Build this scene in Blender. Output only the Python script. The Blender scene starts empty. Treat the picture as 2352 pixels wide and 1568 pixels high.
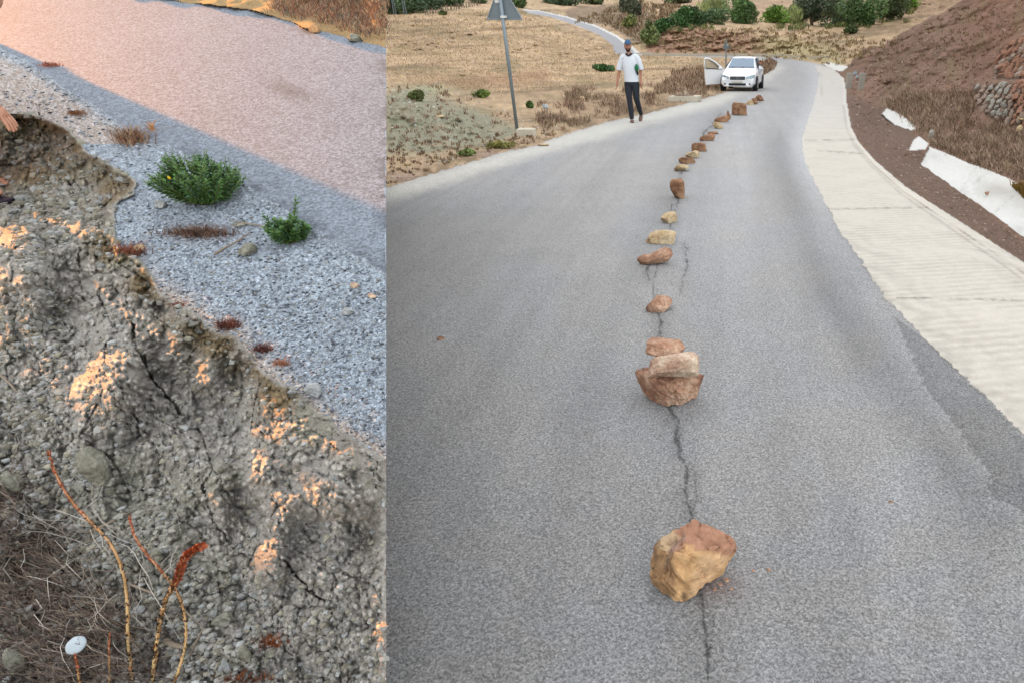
import bpy, bmesh, math, random
import numpy as np
from mathutils import Vector, Matrix
random.seed(7); rng = np.random.default_rng(7)
PI = math.pi
scene = bpy.context.scene
C = scene.collection

# ---------------------------------------------------------------- camera
TH = math.radians(25.0); CT, ST = math.cos(TH), math.sin(TH)
F, CX, CY, H = 1450.0, 1620.0, 783.0, 1.6
cd = bpy.data.cameras.new('camera'); cam = bpy.data.objects.new('camera', cd); C.objects.link(cam)
cam.location = (0, 0, H); cam.rotation_euler = (math.radians(90 - 25), 0, 0)
cd.sensor_fit = 'HORIZONTAL'; cd.sensor_width = 36; cd.lens = 36 * F / 2352.0
cd.shift_x = (1176 - CX) / 2352.0
cd.clip_start = 0.05; cd.clip_end = 3000
scene.camera = cam
# ---------------------------------------------------------------- sky, sun, exposure
SUN_EL = math.radians(14.1)
HEAD = np.array([0.87, -0.493]); HEAD = HEAD / np.linalg.norm(HEAD)       # where the light travels, on the map
w = bpy.data.worlds.new('World'); scene.world = w; w.use_nodes = True
nt = w.node_tree; nt.nodes.clear()
sky = nt.nodes.new('ShaderNodeTexSky'); sky.sky_type = 'NISHITA'; sky.sun_disc = False
sky.sun_elevation = SUN_EL; sky.sun_rotation = math.atan2(-HEAD[0], -HEAD[1])
bg1 = nt.nodes.new('ShaderNodeBackground'); bg1.inputs[1].default_value = 0.05
bg2 = nt.nodes.new('ShaderNodeBackground'); bg2.inputs[0].default_value = (1.03, 0.99, 0.92, 1); bg2.inputs[1].default_value = 0.31
add = nt.nodes.new('ShaderNodeAddShader'); out = nt.nodes.new('ShaderNodeOutputWorld')
nt.links.new(sky.outputs[0], bg1.inputs[0]); nt.links.new(bg1.outputs[0], add.inputs[0]); nt.links.new(bg2.outputs[0], add.inputs[1])
nt.links.new(add.outputs[0], out.inputs[0])
sl = bpy.data.lights.new('sun', 'SUN'); sl.energy = 5.0; sl.angle = math.radians(0.7); sl.color = (1.0, 0.36, 0.045)
sun = bpy.data.objects.new('sun', sl); C.objects.link(sun)
d = Vector((HEAD[0] * math.cos(SUN_EL), HEAD[1] * math.cos(SUN_EL), -math.sin(SUN_EL)))
sun.rotation_euler = d.to_track_quat('-Z', 'Y').to_euler(); sun.location = (-30, 20, 15)
scene.view_settings.view_transform = 'Standard'; scene.view_settings.look = 'None'
scene.view_settings.gamma = 1; scene.view_settings.use_curve_mapping = False
scene.view_settings.exposure = 2.42
GAIN = 1.6

# ---------------------------------------------------------------- projection helpers
def ray(px, py):
    u = (np.asarray(px, float) - CX) / F; v = (CY - np.asarray(py, float)) / F
    return np.stack([u + 0 * v, CT + v * ST + 0 * u, v * CT - ST + 0 * u], -1)
def P(px, py, D):
    r = ray(px, py) * np.asarray(D, float)[..., None]; r[..., 2] += H; return r
def G(px, py, z=0.0):
    r = ray(px, py); return P(px, py, (z - H) / r[..., 2])
TL = math.radians(20); NL = np.array([0, -math.sin(TL), math.cos(TL)])
def Ldepth(px, py, h): return (H - np.asarray(h, float)) / -(ray(px, py) @ NL)
def proj(p):
    p = np.asarray(p, float); x, y, z = p[..., 0], p[..., 1], p[..., 2] - H
    D = y * CT - z * ST; v = (y * ST + z * CT) / D
    return np.stack([CX + F * x / D, CY - F * v], -1), D
def s2l(c):
    c = np.asarray(c, float) / 255.0; return np.where(c < 0.04045, c / 12.92, ((c + 0.055) / 1.055) ** 2.4)
def A(r, g, b, k=1.0): return s2l([r, g, b]) / GAIN * k
# ---------------------------------------------------------------- numpy noise
def _h(ix, iy, iz):
    n = (ix.astype(np.int64) * 374761393 + iy.astype(np.int64) * 668265263 + iz.astype(np.int64) * 1274126177) & 0xffffffff
    n = ((n ^ (n >> 13)) * 1274126177) & 0xffffffff; n = (n ^ (n >> 16)) & 0xffffffff
    return n / 4294967295.0
def vnoise(x, y, s=0):
    x = np.asarray(x, float); y = np.asarray(y, float)
    x0 = np.floor(x); y0 = np.floor(y); fx = x - x0; fy = y - y0
    fx = fx * fx * (3 - 2 * fx); fy = fy * fy * (3 - 2 * fy); z = np.full(x0.shape, s)
    a = _h(x0, y0, z); b = _h(x0 + 1, y0, z); c = _h(x0, y0 + 1, z); e = _h(x0 + 1, y0 + 1, z)
    return (a * (1 - fx) + b * fx) * (1 - fy) + (c * (1 - fx) + e * fx) * fy
def fbm(x, y, o=4, s=0):
    t = 0; a = 1; n = 0
    for i in range(o):
        t = t + a * (vnoise(x * 2 ** i + 17.3 * i, y * 2 ** i - 9.1 * i, s + i) - 0.5) * 2; n += a; a *= 0.5
    return t / n
def worley(x, y, s=0):
    x = np.asarray(x, float); y = np.asarray(y, float); x0 = np.floor(x); y0 = np.floor(y)
    d1 = np.full(x.shape, 9.0); d2 = np.full(x.shape, 9.0); cid = np.zeros(x.shape)
    for i in (-1, 0, 1):
        for j in (-1, 0, 1):
            cx, cy = x0 + i, y0 + j; z = np.full(x0.shape, s)
            rx = cx + _h(cx, cy, z); ry = cy + _h(cx, cy, z + 77)
            dd = np.hypot(x - rx, y - ry); hh = _h(cx, cy, z + 33)
            m = dd < d1; d2 = np.where(m, d1, np.minimum(d2, dd)); cid = np.where(m, hh, cid); d1 = np.where(m, dd, d1)
    return d1, d2, cid
def sstep(a, b, x):
    t = np.clip((np.asarray(x, float) - a) / (b - a), 0, 1); return t * t * (3 - 2 * t)
def pip(px, py, poly):
    px = np.asarray(px, float); py = np.asarray(py, float)
    ins = np.zeros(np.broadcast(px, py).shape, bool); n = len(poly)
    for i in range(n):
        x1, y1 = poly[i]; x2, y2 = poly[(i + 1) % n]
        if y1 == y2: continue
        c = ((y1 > py) != (y2 > py)) & (px < (x2 - x1) * (py - y1) / (y2 - y1) + x1); ins ^= c
    return ins
def dline(px, py, line):
    best = np.full(np.broadcast(px, py).shape, 1e9)
    for (x1, y1), (x2, y2) in zip(line[:-1], line[1:]):
        dx, dy = x2 - x1, y2 - y1; t = np.clip(((px - x1) * dx + (py - y1) * dy) / (dx * dx + dy * dy), 0, 1)
        best = np.minimum(best, np.hypot(px - x1 - t * dx, py - y1 - t * dy))
    return best
def sdf(px, py, poly):      # negative inside
    dd = dline(px, py, list(poly) + [poly[0]]); return np.where(pip(px, py, poly), -dd, dd)
def blur(a, r, it=2):
    for _ in range(it):
        for ax in (0, 1):
            pad = [(0, 0), (0, 0)]; pad[ax] = (r + 1, r)
            c = np.cumsum(np.pad(a, pad, mode='edge'), axis=ax); n = 2 * r + 1
            a = (np.take(c, range(n, c.shape[ax]), ax) - np.take(c, range(0, c.shape[ax] - n), ax)) / n
    return a
# ---------------------------------------------------------------- mesh helpers
def mesh(name, V, Fc, m=None, parent=None, col=None, smooth=True, uvs=None):
    V = np.asarray(V, np.float32); me = bpy.data.meshes.new(name)
    if isinstance(Fc, np.ndarray):
        n, k = Fc.shape
        me.vertices.add(len(V)); me.vertices.foreach_set('co', V.ravel())
        me.loops.add(n * k); me.loops.foreach_set('vertex_index', Fc.astype(np.int32).ravel())
        me.polygons.add(n); me.polygons.foreach_set('loop_start', np.arange(0, n * k, k, dtype=np.int32))
        me.update(calc_edges=True)
    else:
        me.from_pydata([tuple(v) for v in V.tolist()], [], Fc)
    if col is not None:
        at = me.color_attributes.new('Col', 'FLOAT_COLOR', 'POINT')
        cc = np.ones((len(V), 4), np.float32); cc[:, :3] = col; at.data.foreach_set('color', cc.ravel())
    me.polygons.foreach_set('use_smooth', np.full(len(me.polygons), smooth)); me.validate()
    o = bpy.data.objects.new(name, me); C.objects.link(o)
    if m: me.materials.append(m)
    if parent is not None: o.parent = parent
    return o
def tag(o, label=None, cat=None, group=None, kind=None):
    if label: o['label'] = label
    if cat: o['category'] = cat
    if group: o['group'] = group
    if kind: o['kind'] = kind
    return o
def thing(name, label, cat, loc=(0, 0, 0), rz=0, group=None):
    o = bpy.data.objects.new(name, None); C.objects.link(o); o.location = Vector([float(q) for q in loc]); o.rotation_euler = (0, 0, rz)
    return tag(o, label, cat, group)
class MB:
    def __init__(s): s.v = []; s.f = []
    def add(s, vs, fs):
        b = len(s.v); s.v += [tuple(float(q) for q in v) for v in vs]; s.f += [tuple(b + i for i in f) for f in fs]; return s
    def box(s, x0, x1, y0, y1, z0, z1, bev=0.0):
        bm = bmesh.new(); bmesh.ops.create_cube(bm, size=1)
        for v in bm.verts: v.co = Vector(((x0 + x1) / 2 + v.co.x * (x1 - x0), (y0 + y1) / 2 + v.co.y * (y1 - y0), (z0 + z1) / 2 + v.co.z * (z1 - z0)))
        if bev: bmesh.ops.bevel(bm, geom=list(bm.edges), offset=bev, segments=2, affect='EDGES', profile=0.6)
        bm.verts.index_update(); s.add([v.co for v in bm.verts], [[v.index for v in f.verts] for f in bm.faces]); bm.free(); return s
    def tube(s, pts, rad, n=8, cap=True):
        pts = [Vector([float(q) for q in p]) for p in pts]; rad = rad if hasattr(rad, '__len__') else [rad] * len(pts)
        vs = []; N = len(pts); up = Vector((0.3, 0.2, 1))
        for i, p in enumerate(pts):
            t = (pts[min(i + 1, N - 1)] - pts[max(i - 1, 0)]).normalized(); a = t.cross(up)
            if a.length < 0.05: a = t.cross(Vector((1, 0, 0)))
            a.normalize(); b = t.cross(a)
            for k in range(n): vs.append(p + (a * math.cos(2 * PI * k / n) + b * math.sin(2 * PI * k / n)) * rad[i])
        fs = [(i * n + k, i * n + (k + 1) % n, (i + 1) * n + (k + 1) % n, (i + 1) * n + k) for i in range(N - 1) for k in range(n)]
        if cap: fs += [tuple(range(n - 1, -1, -1)), tuple((N - 1) * n + k for k in range(n))]
        return s.add(vs, fs)
    def cyl(s, c, ax, r, l, n=20):
        c = Vector(c); ax = Vector(ax).normalized(); return s.tube([c - ax * l / 2, c + ax * l / 2], r, n)
    def poly(s, pts): return s.add(pts, [tuple(range(len(pts)))])
    def build(s, name, m=None, parent=None, smooth=False): return mesh(name, s.v, s.f, m, parent, smooth=smooth)
# ---------------------------------------------------------------- materials
def mat(name, col, rough=0.7, metal=0.0, n1=None, amt=0.25, bump=0.0, bscale=None, bdist=0.01, attr=False, spec=0.3, n2=None, amt2=0.0, vor=None, trans=0, emit=None, det=6):
    m = bpy.data.materials.new(name); m.use_nodes = True; t = m.node_tree; b = t.nodes['Principled BSDF']
    b.inputs['Roughness'].default_value = rough; b.inputs['Metallic'].default_value = metal; b.inputs['Specular IOR Level'].default_value = spec
    if trans: b.inputs['Transmission Weight'].default_value = trans
    tc = t.nodes.new('ShaderNodeTexCoord')
    if attr:
        a = t.nodes.new('ShaderNodeAttribute'); a.attribute_name = 'Col'; c0 = a.outputs['Color']
    else:
        a = t.nodes.new('ShaderNodeRGB'); a.outputs[0].default_value = (*[float(q) for q in col], 1); c0 = a.outputs[0]
    def mul(cin, scale, am, voro=False):
        if voro:
            n = t.nodes.new('ShaderNodeTexVoronoi'); n.inputs['Scale'].default_value = scale; fac = n.outputs['Color']
            sp = t.nodes.new('ShaderNodeSeparateColor'); t.links.new(n.outputs['Color'], sp.inputs[0]); fac = sp.outputs[0]
        else:
            n = t.nodes.new('ShaderNodeTexNoise'); n.inputs['Scale'].default_value = scale; n.inputs['Detail'].default_value = det; n.inputs['Roughness'].default_value = 0.65; fac = n.outputs[0]
        t.links.new(tc.outputs['Object'], n.inputs['Vector'])
        mr = t.nodes.new('ShaderNodeMapRange'); t.links.new(fac, mr.inputs[0])
        if voro: mr.inputs[1].default_value = 0; mr.inputs[2].default_value = 1
        else: mr.inputs[1].default_value = 0.28; mr.inputs[2].default_value = 0.72
        mr.inputs[3].default_value = 1 - am; mr.inputs[4].default_value = 1 + am
        mx = t.nodes.new('ShaderNodeVectorMath'); mx.operation = 'SCALE'; t.links.new(cin, mx.inputs[0]); t.links.new(mr.outputs[0], mx.inputs['Scale'])
        return mx.outputs[0]
    if n1: c0 = mul(c0, n1, amt)
    if n2: c0 = mul(c0, n2, amt2)
    if vor: c0 = mul(c0, vor[0], vor[1], True)
    t.links.new(c0, b.inputs['Base Color'])
    if bump:
        n = t.nodes.new('ShaderNodeTexNoise'); n.inputs['Scale'].default_value = bscale or 30; n.inputs['Detail'].default_value = 8; n.inputs['Roughness'].default_value = 0.7
        t.links.new(tc.outputs['Object'], n.inputs['Vector'])
        bp = t.nodes.new('ShaderNodeBump'); bp.inputs['Strength'].default_value = bump; bp.inputs['Distance'].default_value = bdist
        t.links.new(n.outputs[0], bp.inputs['Height']); t.links.new(bp.outputs[0], b.inputs['Normal'])
    return m
M = {}
M['asphalt'] = mat('asphalt', None, 0.85, attr=True, n1=85, amt=0.42, n2=1.6, amt2=0.05, vor=(190, 0.42), bump=0.5, bscale=150, bdist=0.006)
M['concrete'] = mat('concrete', None, 0.85, attr=True, n1=14, amt=0.07, n2=80, amt2=0.08, bump=0.4, bscale=50, bdist=0.01)
M['earth'] = mat('earth', None, 0.95, attr=True, n1=9, amt=0.22, n2=45, amt2=0.22, bump=0.8, bscale=14, bdist=0.06, spec=0.1)
M['far_earth'] = mat('far_earth', None, 0.95, attr=True, n1=1.3, amt=0.18, n2=7, amt2=0.2, bump=0.6, bscale=3, bdist=0.25, spec=0.1)
M['left_road'] = mat('left_road', None, 0.8, attr=True, n1=120, amt=0.34, vor=(95, 0.38), bump=0.05, bscale=120, bdist=0.006, spec=0.3)
M['gravel'] = mat('gravel', None, 0.9, attr=True, n1=110, amt=0.35, vor=(130, 0.4), bump=0.6, bscale=120, bdist=0.006, spec=0.2)
M['clay'] = mat('clay', None, 0.95, attr=True, n1=60, amt=0.28, n2=170, amt2=0.25, bump=0.7, bscale=90, bdist=0.012, spec=0.1)
M['pebble'] = mat('pebble', None, 0.9, attr=True, n1=90, amt=0.18, spec=0.15)
M['leaf'] = mat('leaf', None, 0.6, attr=True, spec=0.3)
M['straw'] = mat('straw', None, 0.85, attr=True, spec=0.1)
M['galv'] = mat('galvanised_steel', A(150, 163, 172), 0.5, 0.35, n1=6, amt=0.12)
M['signback'] = mat('sign_back', A(128, 140, 146), 0.5, 0.3, n1=5, amt=0.08)
M['white'] = mat('white_sticker', A(235, 238, 236), 0.5)
M['carwhite'] = mat('car_paint', A(250, 252, 255, 1.15), 0.25, spec=0.5)
M['black'] = mat('black_plastic', (0.012, 0.013, 0.016), 0.45)
M['rubber'] = mat('rubber', (0.02, 0.02, 0.022), 0.85)
M['glass'] = mat('windscreen_glass', (0.10, 0.16, 0.23), 0.1, spec=0.9)
M['cabin'] = mat('cabin_dark', (0.03, 0.03, 0.035), 0.8)
M['lamp'] = mat('headlight_glass', A(175, 195, 205), 0.15, spec=0.8)
M['rim'] = mat('wheel_rim', A(150, 152, 155), 0.4, 0.6)
M['plate'] = mat('plate', A(228, 222, 205), 0.5)
M['skin'] = mat('skin', A(196, 138, 112), 0.55, n1=20, amt=0.06)
M['skin2'] = mat('skin_tan', (0.40, 0.20, 0.13), 0.5, n1=25, amt=0.08)
M['shirt'] = mat('white_cotton', A(238, 243, 250, 1.05), 0.85, bump=0.5, bscale=9, bdist=0.03)
M['jeans'] = mat('charcoal_denim', (0.020, 0.023, 0.030), 0.9, n1=30, amt=0.3, bump=0.5, bscale=14, bdist=0.02)
M['cap'] = mat('blue_cap', (0.035, 0.085, 0.17), 0.8)
M['beard'] = mat('dark_hair', (0.02, 0.014, 0.012), 0.9)
M['scarf'] = mat('dark_collar', (0.03, 0.018, 0.022), 0.9)
M['shoe'] = mat('brown_shoe', A(130, 100, 88), 0.8)
M['green'] = mat('green_cloth', (0.01, 0.12, 0.05), 0.7)
M['beige'] = mat('beige_trousers', A(225, 195, 165), 0.9, bump=0.5, bscale=20, bdist=0.02)
M['sleeve'] = mat('black_knit', (0.013, 0.013, 0.016), 0.95, n1=80, amt=0.3)
M['sandal'] = mat('sandal_leather', (0.03, 0.02, 0.03), 0.5)
M['shell'] = mat('white_shell', A(196, 208, 216, .9), 0.5, n1=60, amt=0.08)
M['wood'] = mat('weathered_wood', A(150, 135, 118), 0.9, n1=12, amt=0.25)
def rockmat(name, c1, c2, c3=None, sc=9):
    m = bpy.data.materials.new(name); m.use_nodes = True; t = m.node_tree; b = t.nodes['Principled BSDF']
    b.inputs['Roughness'].default_value = 0.85; b.inputs['Specular IOR Level'].default_value = 0.2
    tc = t.nodes.new('ShaderNodeTexCoord'); n = t.nodes.new('ShaderNodeTexNoise'); n.inputs['Scale'].default_value = sc; n.inputs['Detail'].default_value = 8; n.inputs['Roughness'].default_value = 0.65
    t.links.new(tc.outputs['Object'], n.inputs[0])
    r = t.nodes.new('ShaderNodeValToRGB'); t.links.new(n.outputs[0], r.inputs[0]); e = r.color_ramp.elements
    e[0].position = 0.36; e[0].color = (*c1, 1); e[1].position = 0.6; e[1].color = (*c2, 1)
    if c3 is not None: x = e.new(0.47); x.color = (*c3, 1)
    n2 = t.nodes.new('ShaderNodeTexNoise'); n2.inputs['Scale'].default_value = sc * 9; n2.inputs['Detail'].default_value = 5; t.links.new(tc.outputs['Object'], n2.inputs[0])
    mr = t.nodes.new('ShaderNodeMapRange'); mr.inputs[1].default_value = 0.3; mr.inputs[2].default_value = 0.7; mr.inputs[3].default_value = 0.75; mr.inputs[4].default_value = 1.25; t.links.new(n2.outputs[0], mr.inputs[0])
    mx = t.nodes.new('ShaderNodeVectorMath'); mx.operation = 'SCALE'; t.links.new(r.outputs[0], mx.inputs[0]); t.links.new(mr.outputs[0], mx.inputs['Scale']); t.links.new(mx.outputs[0], b.inputs['Base Color'])
    bp = t.nodes.new('ShaderNodeBump'); bp.inputs['Strength'].default_value = 0.7; bp.inputs['Distance'].default_value = 0.012; t.links.new(n2.outputs[0], bp.inputs['Height']); t.links.new(bp.outputs[0], b.inputs['Normal'])
    return m
M['rock_ochre'] = rockmat('rock_ochre', A(160, 125, 98), A(225, 182, 132), A(200, 150, 108), 7)
M['hero'] = mat('boulder_stone', None, .85, attr=True, n1=16, amt=.16, n2=70, amt2=.2, bump=.6, bscale=60, bdist=.012, spec=.2)
M['rock_red'] = rockmat('rock_red', A(152, 110, 90), A(212, 176, 150), A(185, 142, 116), 8)
M['rock_brown'] = rockmat('rock_brown', A(122, 86, 66), A(190, 148, 116), A(156, 116, 88), 8)
M['rock_pale'] = rockmat('rock_pale', A(176, 145, 112), A(230, 206, 170), A(210, 182, 142), 9)
M['rock_tan'] = rockmat('rock_tan', A(170, 130, 108), A(230, 208, 184), A(204, 172, 148), 8)
M['rock_grey'] = rockmat('rock_grey', A(110, 108, 95), A(165, 163, 148), None, 9)
M['palestone'] = rockmat('pale_stone', A(150, 152, 152), A(196, 198, 198), None, 12)
M['rock_wall'] = rockmat('rock_wall', A(140, 118, 104), A(190, 168, 150), None, 3)
M['rock_wallgrey'] = rockmat('rock_wallgrey', A(150, 146, 136), A(196, 190, 178), None, 3)
M['rock_wallred'] = rockmat('rock_wallred', A(140, 100, 80), A(190, 142, 118), None, 3)

# ================================================================= LEFT: the collapsed verge (a raised bank beside the road)
def grid_faces(nr, nc):
    i = np.arange(nr - 1)[:, None] * nc + np.arange(nc - 1)[None, :]
    return np.stack([i, i + nc, i + nc + 1, i + 1], -1)
XE = 887.0
lx = np.concatenate([np.linspace(-900, -30, 90)[:-1], np.arange(-30, XE - 1, 2.15), [XE]])
ly = np.concatenate([np.linspace(-170, -8, 30)[:-1], np.arange(-8, 1590, 2.15), np.linspace(1594, 2300, 70)])
LX, LY = np.meshgrid(lx, ly)
base = P(LX, LY, Ldepth(LX, LY, 0)); wx, wy = base[..., 0], base[..., 1]
Q = -wx * HEAD[1] + wy * HEAD[0]                       # position across the light
LIP = [(-900, -202), (-400, 56), (0, 262), (60, 260), (110, 272), (165, 300), (200, 345), (250, 372), (300, 398), (320, 420), (312, 440), (275, 462), (262, 500), (268, 560), (330, 600), (372, 672),
       (440, 708), (490, 758), (545, 772), (600, 845), (690, 905), (760, 965), (820, 1010), (887, 1052)]
jx = 9 * fbm(LX / 28, LY / 28, 3, 5); jy = 9 * fbm(LX / 28 + 50, LY / 28, 3, 8)
LOW = LIP + [(887, 2400), (-950, 2400)]
sd = sdf(LX + jx, LY + jy, LOW)                        # negative on the slope
S = np.clip(-sd, 0, None)
px_per = 1450 / Ldepth(LX, LY, 0)
Sm = S / px_per                                        # metres below the lip, roughly
# heights
hs = -0.075 * sstep(0, 0.05, Sm) - 0.06 * sstep(0.03, 0.25, Sm) - 0.16 * sstep(0.15, 1.1, Sm) - 0.1 * sstep(0.7, 2.2, Sm)
recess = np.exp(-(((LX - 90) / 190) ** 2 + ((LY - 400) / 90) ** 2)); hs = hs - 0.10 * recess * sstep(0, 0.04, Sm)
# masses of slumped soil
for (x, y, rx, ry, a) in [(272, 850, 60, 95, 0.2), (425, 790, 50, 90, 0.05), (440, 1060, 50, 70, 0.10), (225, 940, 70, 80, 0.045), (690, 1050, 140, 90, 0.13), (505, 1130, 35, 80, 0.10), (625, 1270, 40, 80, 0.11),
                          (640, 925, 60, 50, 0.07), (520, 800, 50, 40, 0.06), (760, 1250, 130, 120, 0.05), (30, 600, 60, 80, 0.15), (80, 660, 40, 60, 0.05), (250, 620, 80, 110, 0.05), (810, 1080, 80, 80, 0.11), (735, 1130, 60, 55, 0.11), (800, 1165, 60, 35, 0.09), (600, 1080, 45, 70, 0.10), (655, 1170, 40, 50, .11), (862, 1120, 40, 60, .09), (700, 960, 60, 40, .04), (410, 740, 22, 50, .06), (480, 860, 25, 50, .08), (80, 720, 30, 60, .05), (230, 1240, 90, 70, 0.04), (720, 1450, 150, 70, 0.03)]:
    hs = hs + a * np.exp(-np.abs(((LX - x) / rx)) ** 2.5 - np.abs(((LY - y) / ry)) ** 2.5) * sstep(0.0, 0.06, Sm)
on = sstep(0.0, 0.022, Sm)
sx_, sy_ = LX / 560.0, LY / 560.0; wa = sx_ + 0.02 * fbm(sx_ * 5, sy_ * 5, 2, 3); wb = sy_ + 0.02 * fbm(sx_ * 5 + 9, sy_ * 5, 2, 4)
rib = fbm((wa * .57 + wb * .82) * 3.0, (wa * .82 - wb * .57) * 4.0, 4, 21)
litz = np.exp(-((Q - .8) / .28) ** 2); hs = hs + on * ((0.05 + .02 * litz) * rib + 0.025 * fbm(wa * 9, wb * 9, 4, 31))
k1, k2, kc = worley(wa * 5 + 3, wb * 5, 12); hs = hs + on * (0.03 * (1 - k1) - 0.012 * np.exp(-((k2 - k1) / .035) ** 2) * (kc > .6))
d1, d2, cid = worley(wa * 17, wb * 17, 2); crackcell = np.clip((d2 - d1), 0, 0.25) / 0.25
lowmask = sstep(620, 1000, LY + 0.5 * (400 - LX))
hs = hs + on * (0.034 * (1 - d1) * cid + 0.008 * crackcell - 0.014)
e1, e2, ce = worley(wa * 42, wb * 42, 7); hs = hs + on * (0.03 * fbm(wa * 3.1 + 4, wb * 2.6, 3, 26)); hs = hs + on * 0.019 * (1 - e1 * 1.2) * (0.4 + ce)
swt = wa * 7.5 + wb * 3.0 + 1.3 * fbm(wa * 3, wb * 3, 2, 27); swt = swt - np.floor(swt); saw = np.where(swt < .3, swt / .3, (1 - swt) / .7)
hs = hs + on * litz * .020 * (saw - .5) * sstep(-.35, .25, fbm(wa * 3.3, wb * 3.3, 3, 28))
sw2 = wa * 19 + wb * 6 + 1.5 * fbm(wa * 12, wb * 12, 2, 29); sw2 = sw2 - np.floor(sw2); hs = hs + on * litz * .006 * (np.where(sw2 < .35, sw2 / .35, (1 - sw2) / .65) - .5)
g1, g2, cg = worley(wa * 95, wb * 95, 9)
hs = hs + on * 0.009 * (1 - g1)
CR = [([(300, 742), (309, 775), (318, 810), (345, 862), (375, 900), (405, 925), (422, 950)], 7, .09), ([(86, 262), (90, 285), (90, 312)], 4, .05), ([(452, 985), (478, 1040), (486, 1075), (470, 1110), (476, 1160), (505, 1210), (530, 1250), (560, 1270)], 4.5, .05),
      ([(486, 1075), (510, 1110), (545, 1165)], 2.5, .03), ([(655, 1285), (680, 1325), (715, 1355), (758, 1385)], 7, .08), ([(560, 1270), (600, 1280), (655, 1285)], 3, .03), ([(240, 905), (270, 925), (300, 935), (335, 925)], 3, .02), ([(305, 930), (318, 980), (330, 1005)], 6, .05),
      ([(225, 680), (245, 720), (262, 745)], 5, .04), ([(30, 290), (34, 335)], 3, .03), ([(182, 560), (178, 640), (200, 690)], 4, .03), ([(790, 1420), (830, 1440), (887, 1450)], 3, .02), ([(380, 1000), (376, 1050)], 3, .02), ([(0, 205), (60, 232), (110, 258)], 3, .012)]
jx2 = 14 * fbm(LX / 22, LY / 22, 4, 15); jy2 = 14 * fbm(LX / 22 + 50, LY / 22, 4, 18); crackm = np.zeros_like(LX)
for line, wd, dep in CR:
    wv = wd * (0.08 + 0.62 * vnoise(LX / 16, LY / 16, 3)); k = np.exp(-(dline(LX + jx2, LY + jy2, line) / wv) ** 2); hs = hs - .5 * dep * k; crackm = np.maximum(crackm, k)
# road and shoulder
EDGE = [(-900, -230), (-150, 48), (0, 108), (80, 150), (200, 232), (330, 318), (410, 345), (520, 400), (640, 470), (740, 540), (887, 628)]  # asphalt edge
RD = EDGE + [(887, -300), (-900, -300)]
rs = sdf(LX + jx * .8, LY + jy * .8, RD)
FAR = [(-900, -260), (330, -14), (420, 6), (520, 14), (620, 34), (700, 62), (780, 82), (887, 110), (887, -300), (-900, -300)]
fs = sdf(LX + jx * .5, LY + jy * .5, FAR)
road = (rs < 0); far = (fs < 0); sh = (~road) & (sd > 0)
shm = sstep(0, 14, rs) * (sd > 0)
hs = hs + shm * (-0.012 + 0.012 * fbm(wx * 3, wy * 3, 3, 41) + 0.005 * (1 - e1) * ce + 0.0045 * (1 - g1) * cg + 0.006 * (1 - d1) * (cid > .75))
hs = hs + (road & ~far) * 0.0004 * (1 - g1)
hs = hs + far * (0.02 + 0.05 * fbm(wx * 2, wy * 2, 4, 51) + 0.03 * sstep(0, 40, -fs) - 0.1 * sstep(20, 60, -fs))
LH = hs
D_left = Ldepth(LX, LY, hs); LP = P(LX, LY, D_left)
# colours (albedo)
def ccol(c): return np.asarray(c)[None, None, :]
n_a = fbm(wx * 3, wy * 3, 4, 61)[..., None]; n_b = np.where(sd > 0, fbm(wx * 14, wy * 14, 4, 62), fbm(sx_ * 16, sy_ * 16, 4, 62))[..., None]; n_c = np.where(sd > 0, vnoise(wx * 150, wy * 150, 63), vnoise(LX / 3.5, LY / 3.5, 63))[..., None]
colr = .62 * ccol(A(160, 170, 184)) * (1 + .08 * n_a)
stain = np.exp(-(((LX - 665) / 55) ** 2 + ((LY - 208 - (LX - 665) * .3) / 16) ** 2))[..., None]; colr = colr * (1 - .42 * stain)
nearedge = np.exp(-(rs / 22) ** 2)[..., None] * (fbm(wx * 9, wy * 9, 3, 5)[..., None] > 0.0); colr = colr * (1 - .35 * nearedge * sstep(200, 500, LX)[..., None])
colg = 1.04 * ccol(A(152, 161, 171)) * (1 + .10 * n_a + .12 * n_b) * (0.62 + .6 * cg[..., None] * .8 + .3 * n_c)
colg = colg + ccol(A(200, 175, 150) - A(158, 162, 166)) * (np.exp(-(sd / 26) ** 2) * sstep(560, 700, LY) * .8 + .6 * (LX < 330) * (LY < 330) * sstep(0, 30, rs))[..., None]
colc = 1.62 * ccol(A(141, 137, 131)) * (1 + .14 * n_a + .18 * n_b) * (0.8 + .28 * n_c)
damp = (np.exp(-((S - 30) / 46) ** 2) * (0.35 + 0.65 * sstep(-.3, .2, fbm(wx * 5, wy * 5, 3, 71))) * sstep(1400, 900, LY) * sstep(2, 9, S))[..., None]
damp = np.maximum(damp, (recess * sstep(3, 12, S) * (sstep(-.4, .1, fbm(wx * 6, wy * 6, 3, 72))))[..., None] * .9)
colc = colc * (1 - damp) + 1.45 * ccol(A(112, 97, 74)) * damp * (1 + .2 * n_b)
green = sstep(0.05, .4, fbm(wx * 4 + 4, wy * 4, 3, 73))[..., None] * .4; colc = colc * (1 - green) + 1.4 * ccol(A(134, 134, 118)) * green * (.9 + .25 * n_c)
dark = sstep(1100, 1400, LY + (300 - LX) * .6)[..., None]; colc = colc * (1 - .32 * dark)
pale = (ce > .72)[..., None] * (e1 < .38)[..., None] * on[..., None]; colc = colc * (1 + .45 * pale)
brn = ccol(A(92, 78, 66)); rootz = (sstep(150, 20, dline(LX, LY, [(20, 1150), (60, 1300), (180, 1420), (150, 1500)])) * (fbm(wx * 20, wy * 20, 3, 77) > -.1))[..., None] * .6
colc = colc * (1 - rootz) + brn * rootz
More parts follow.
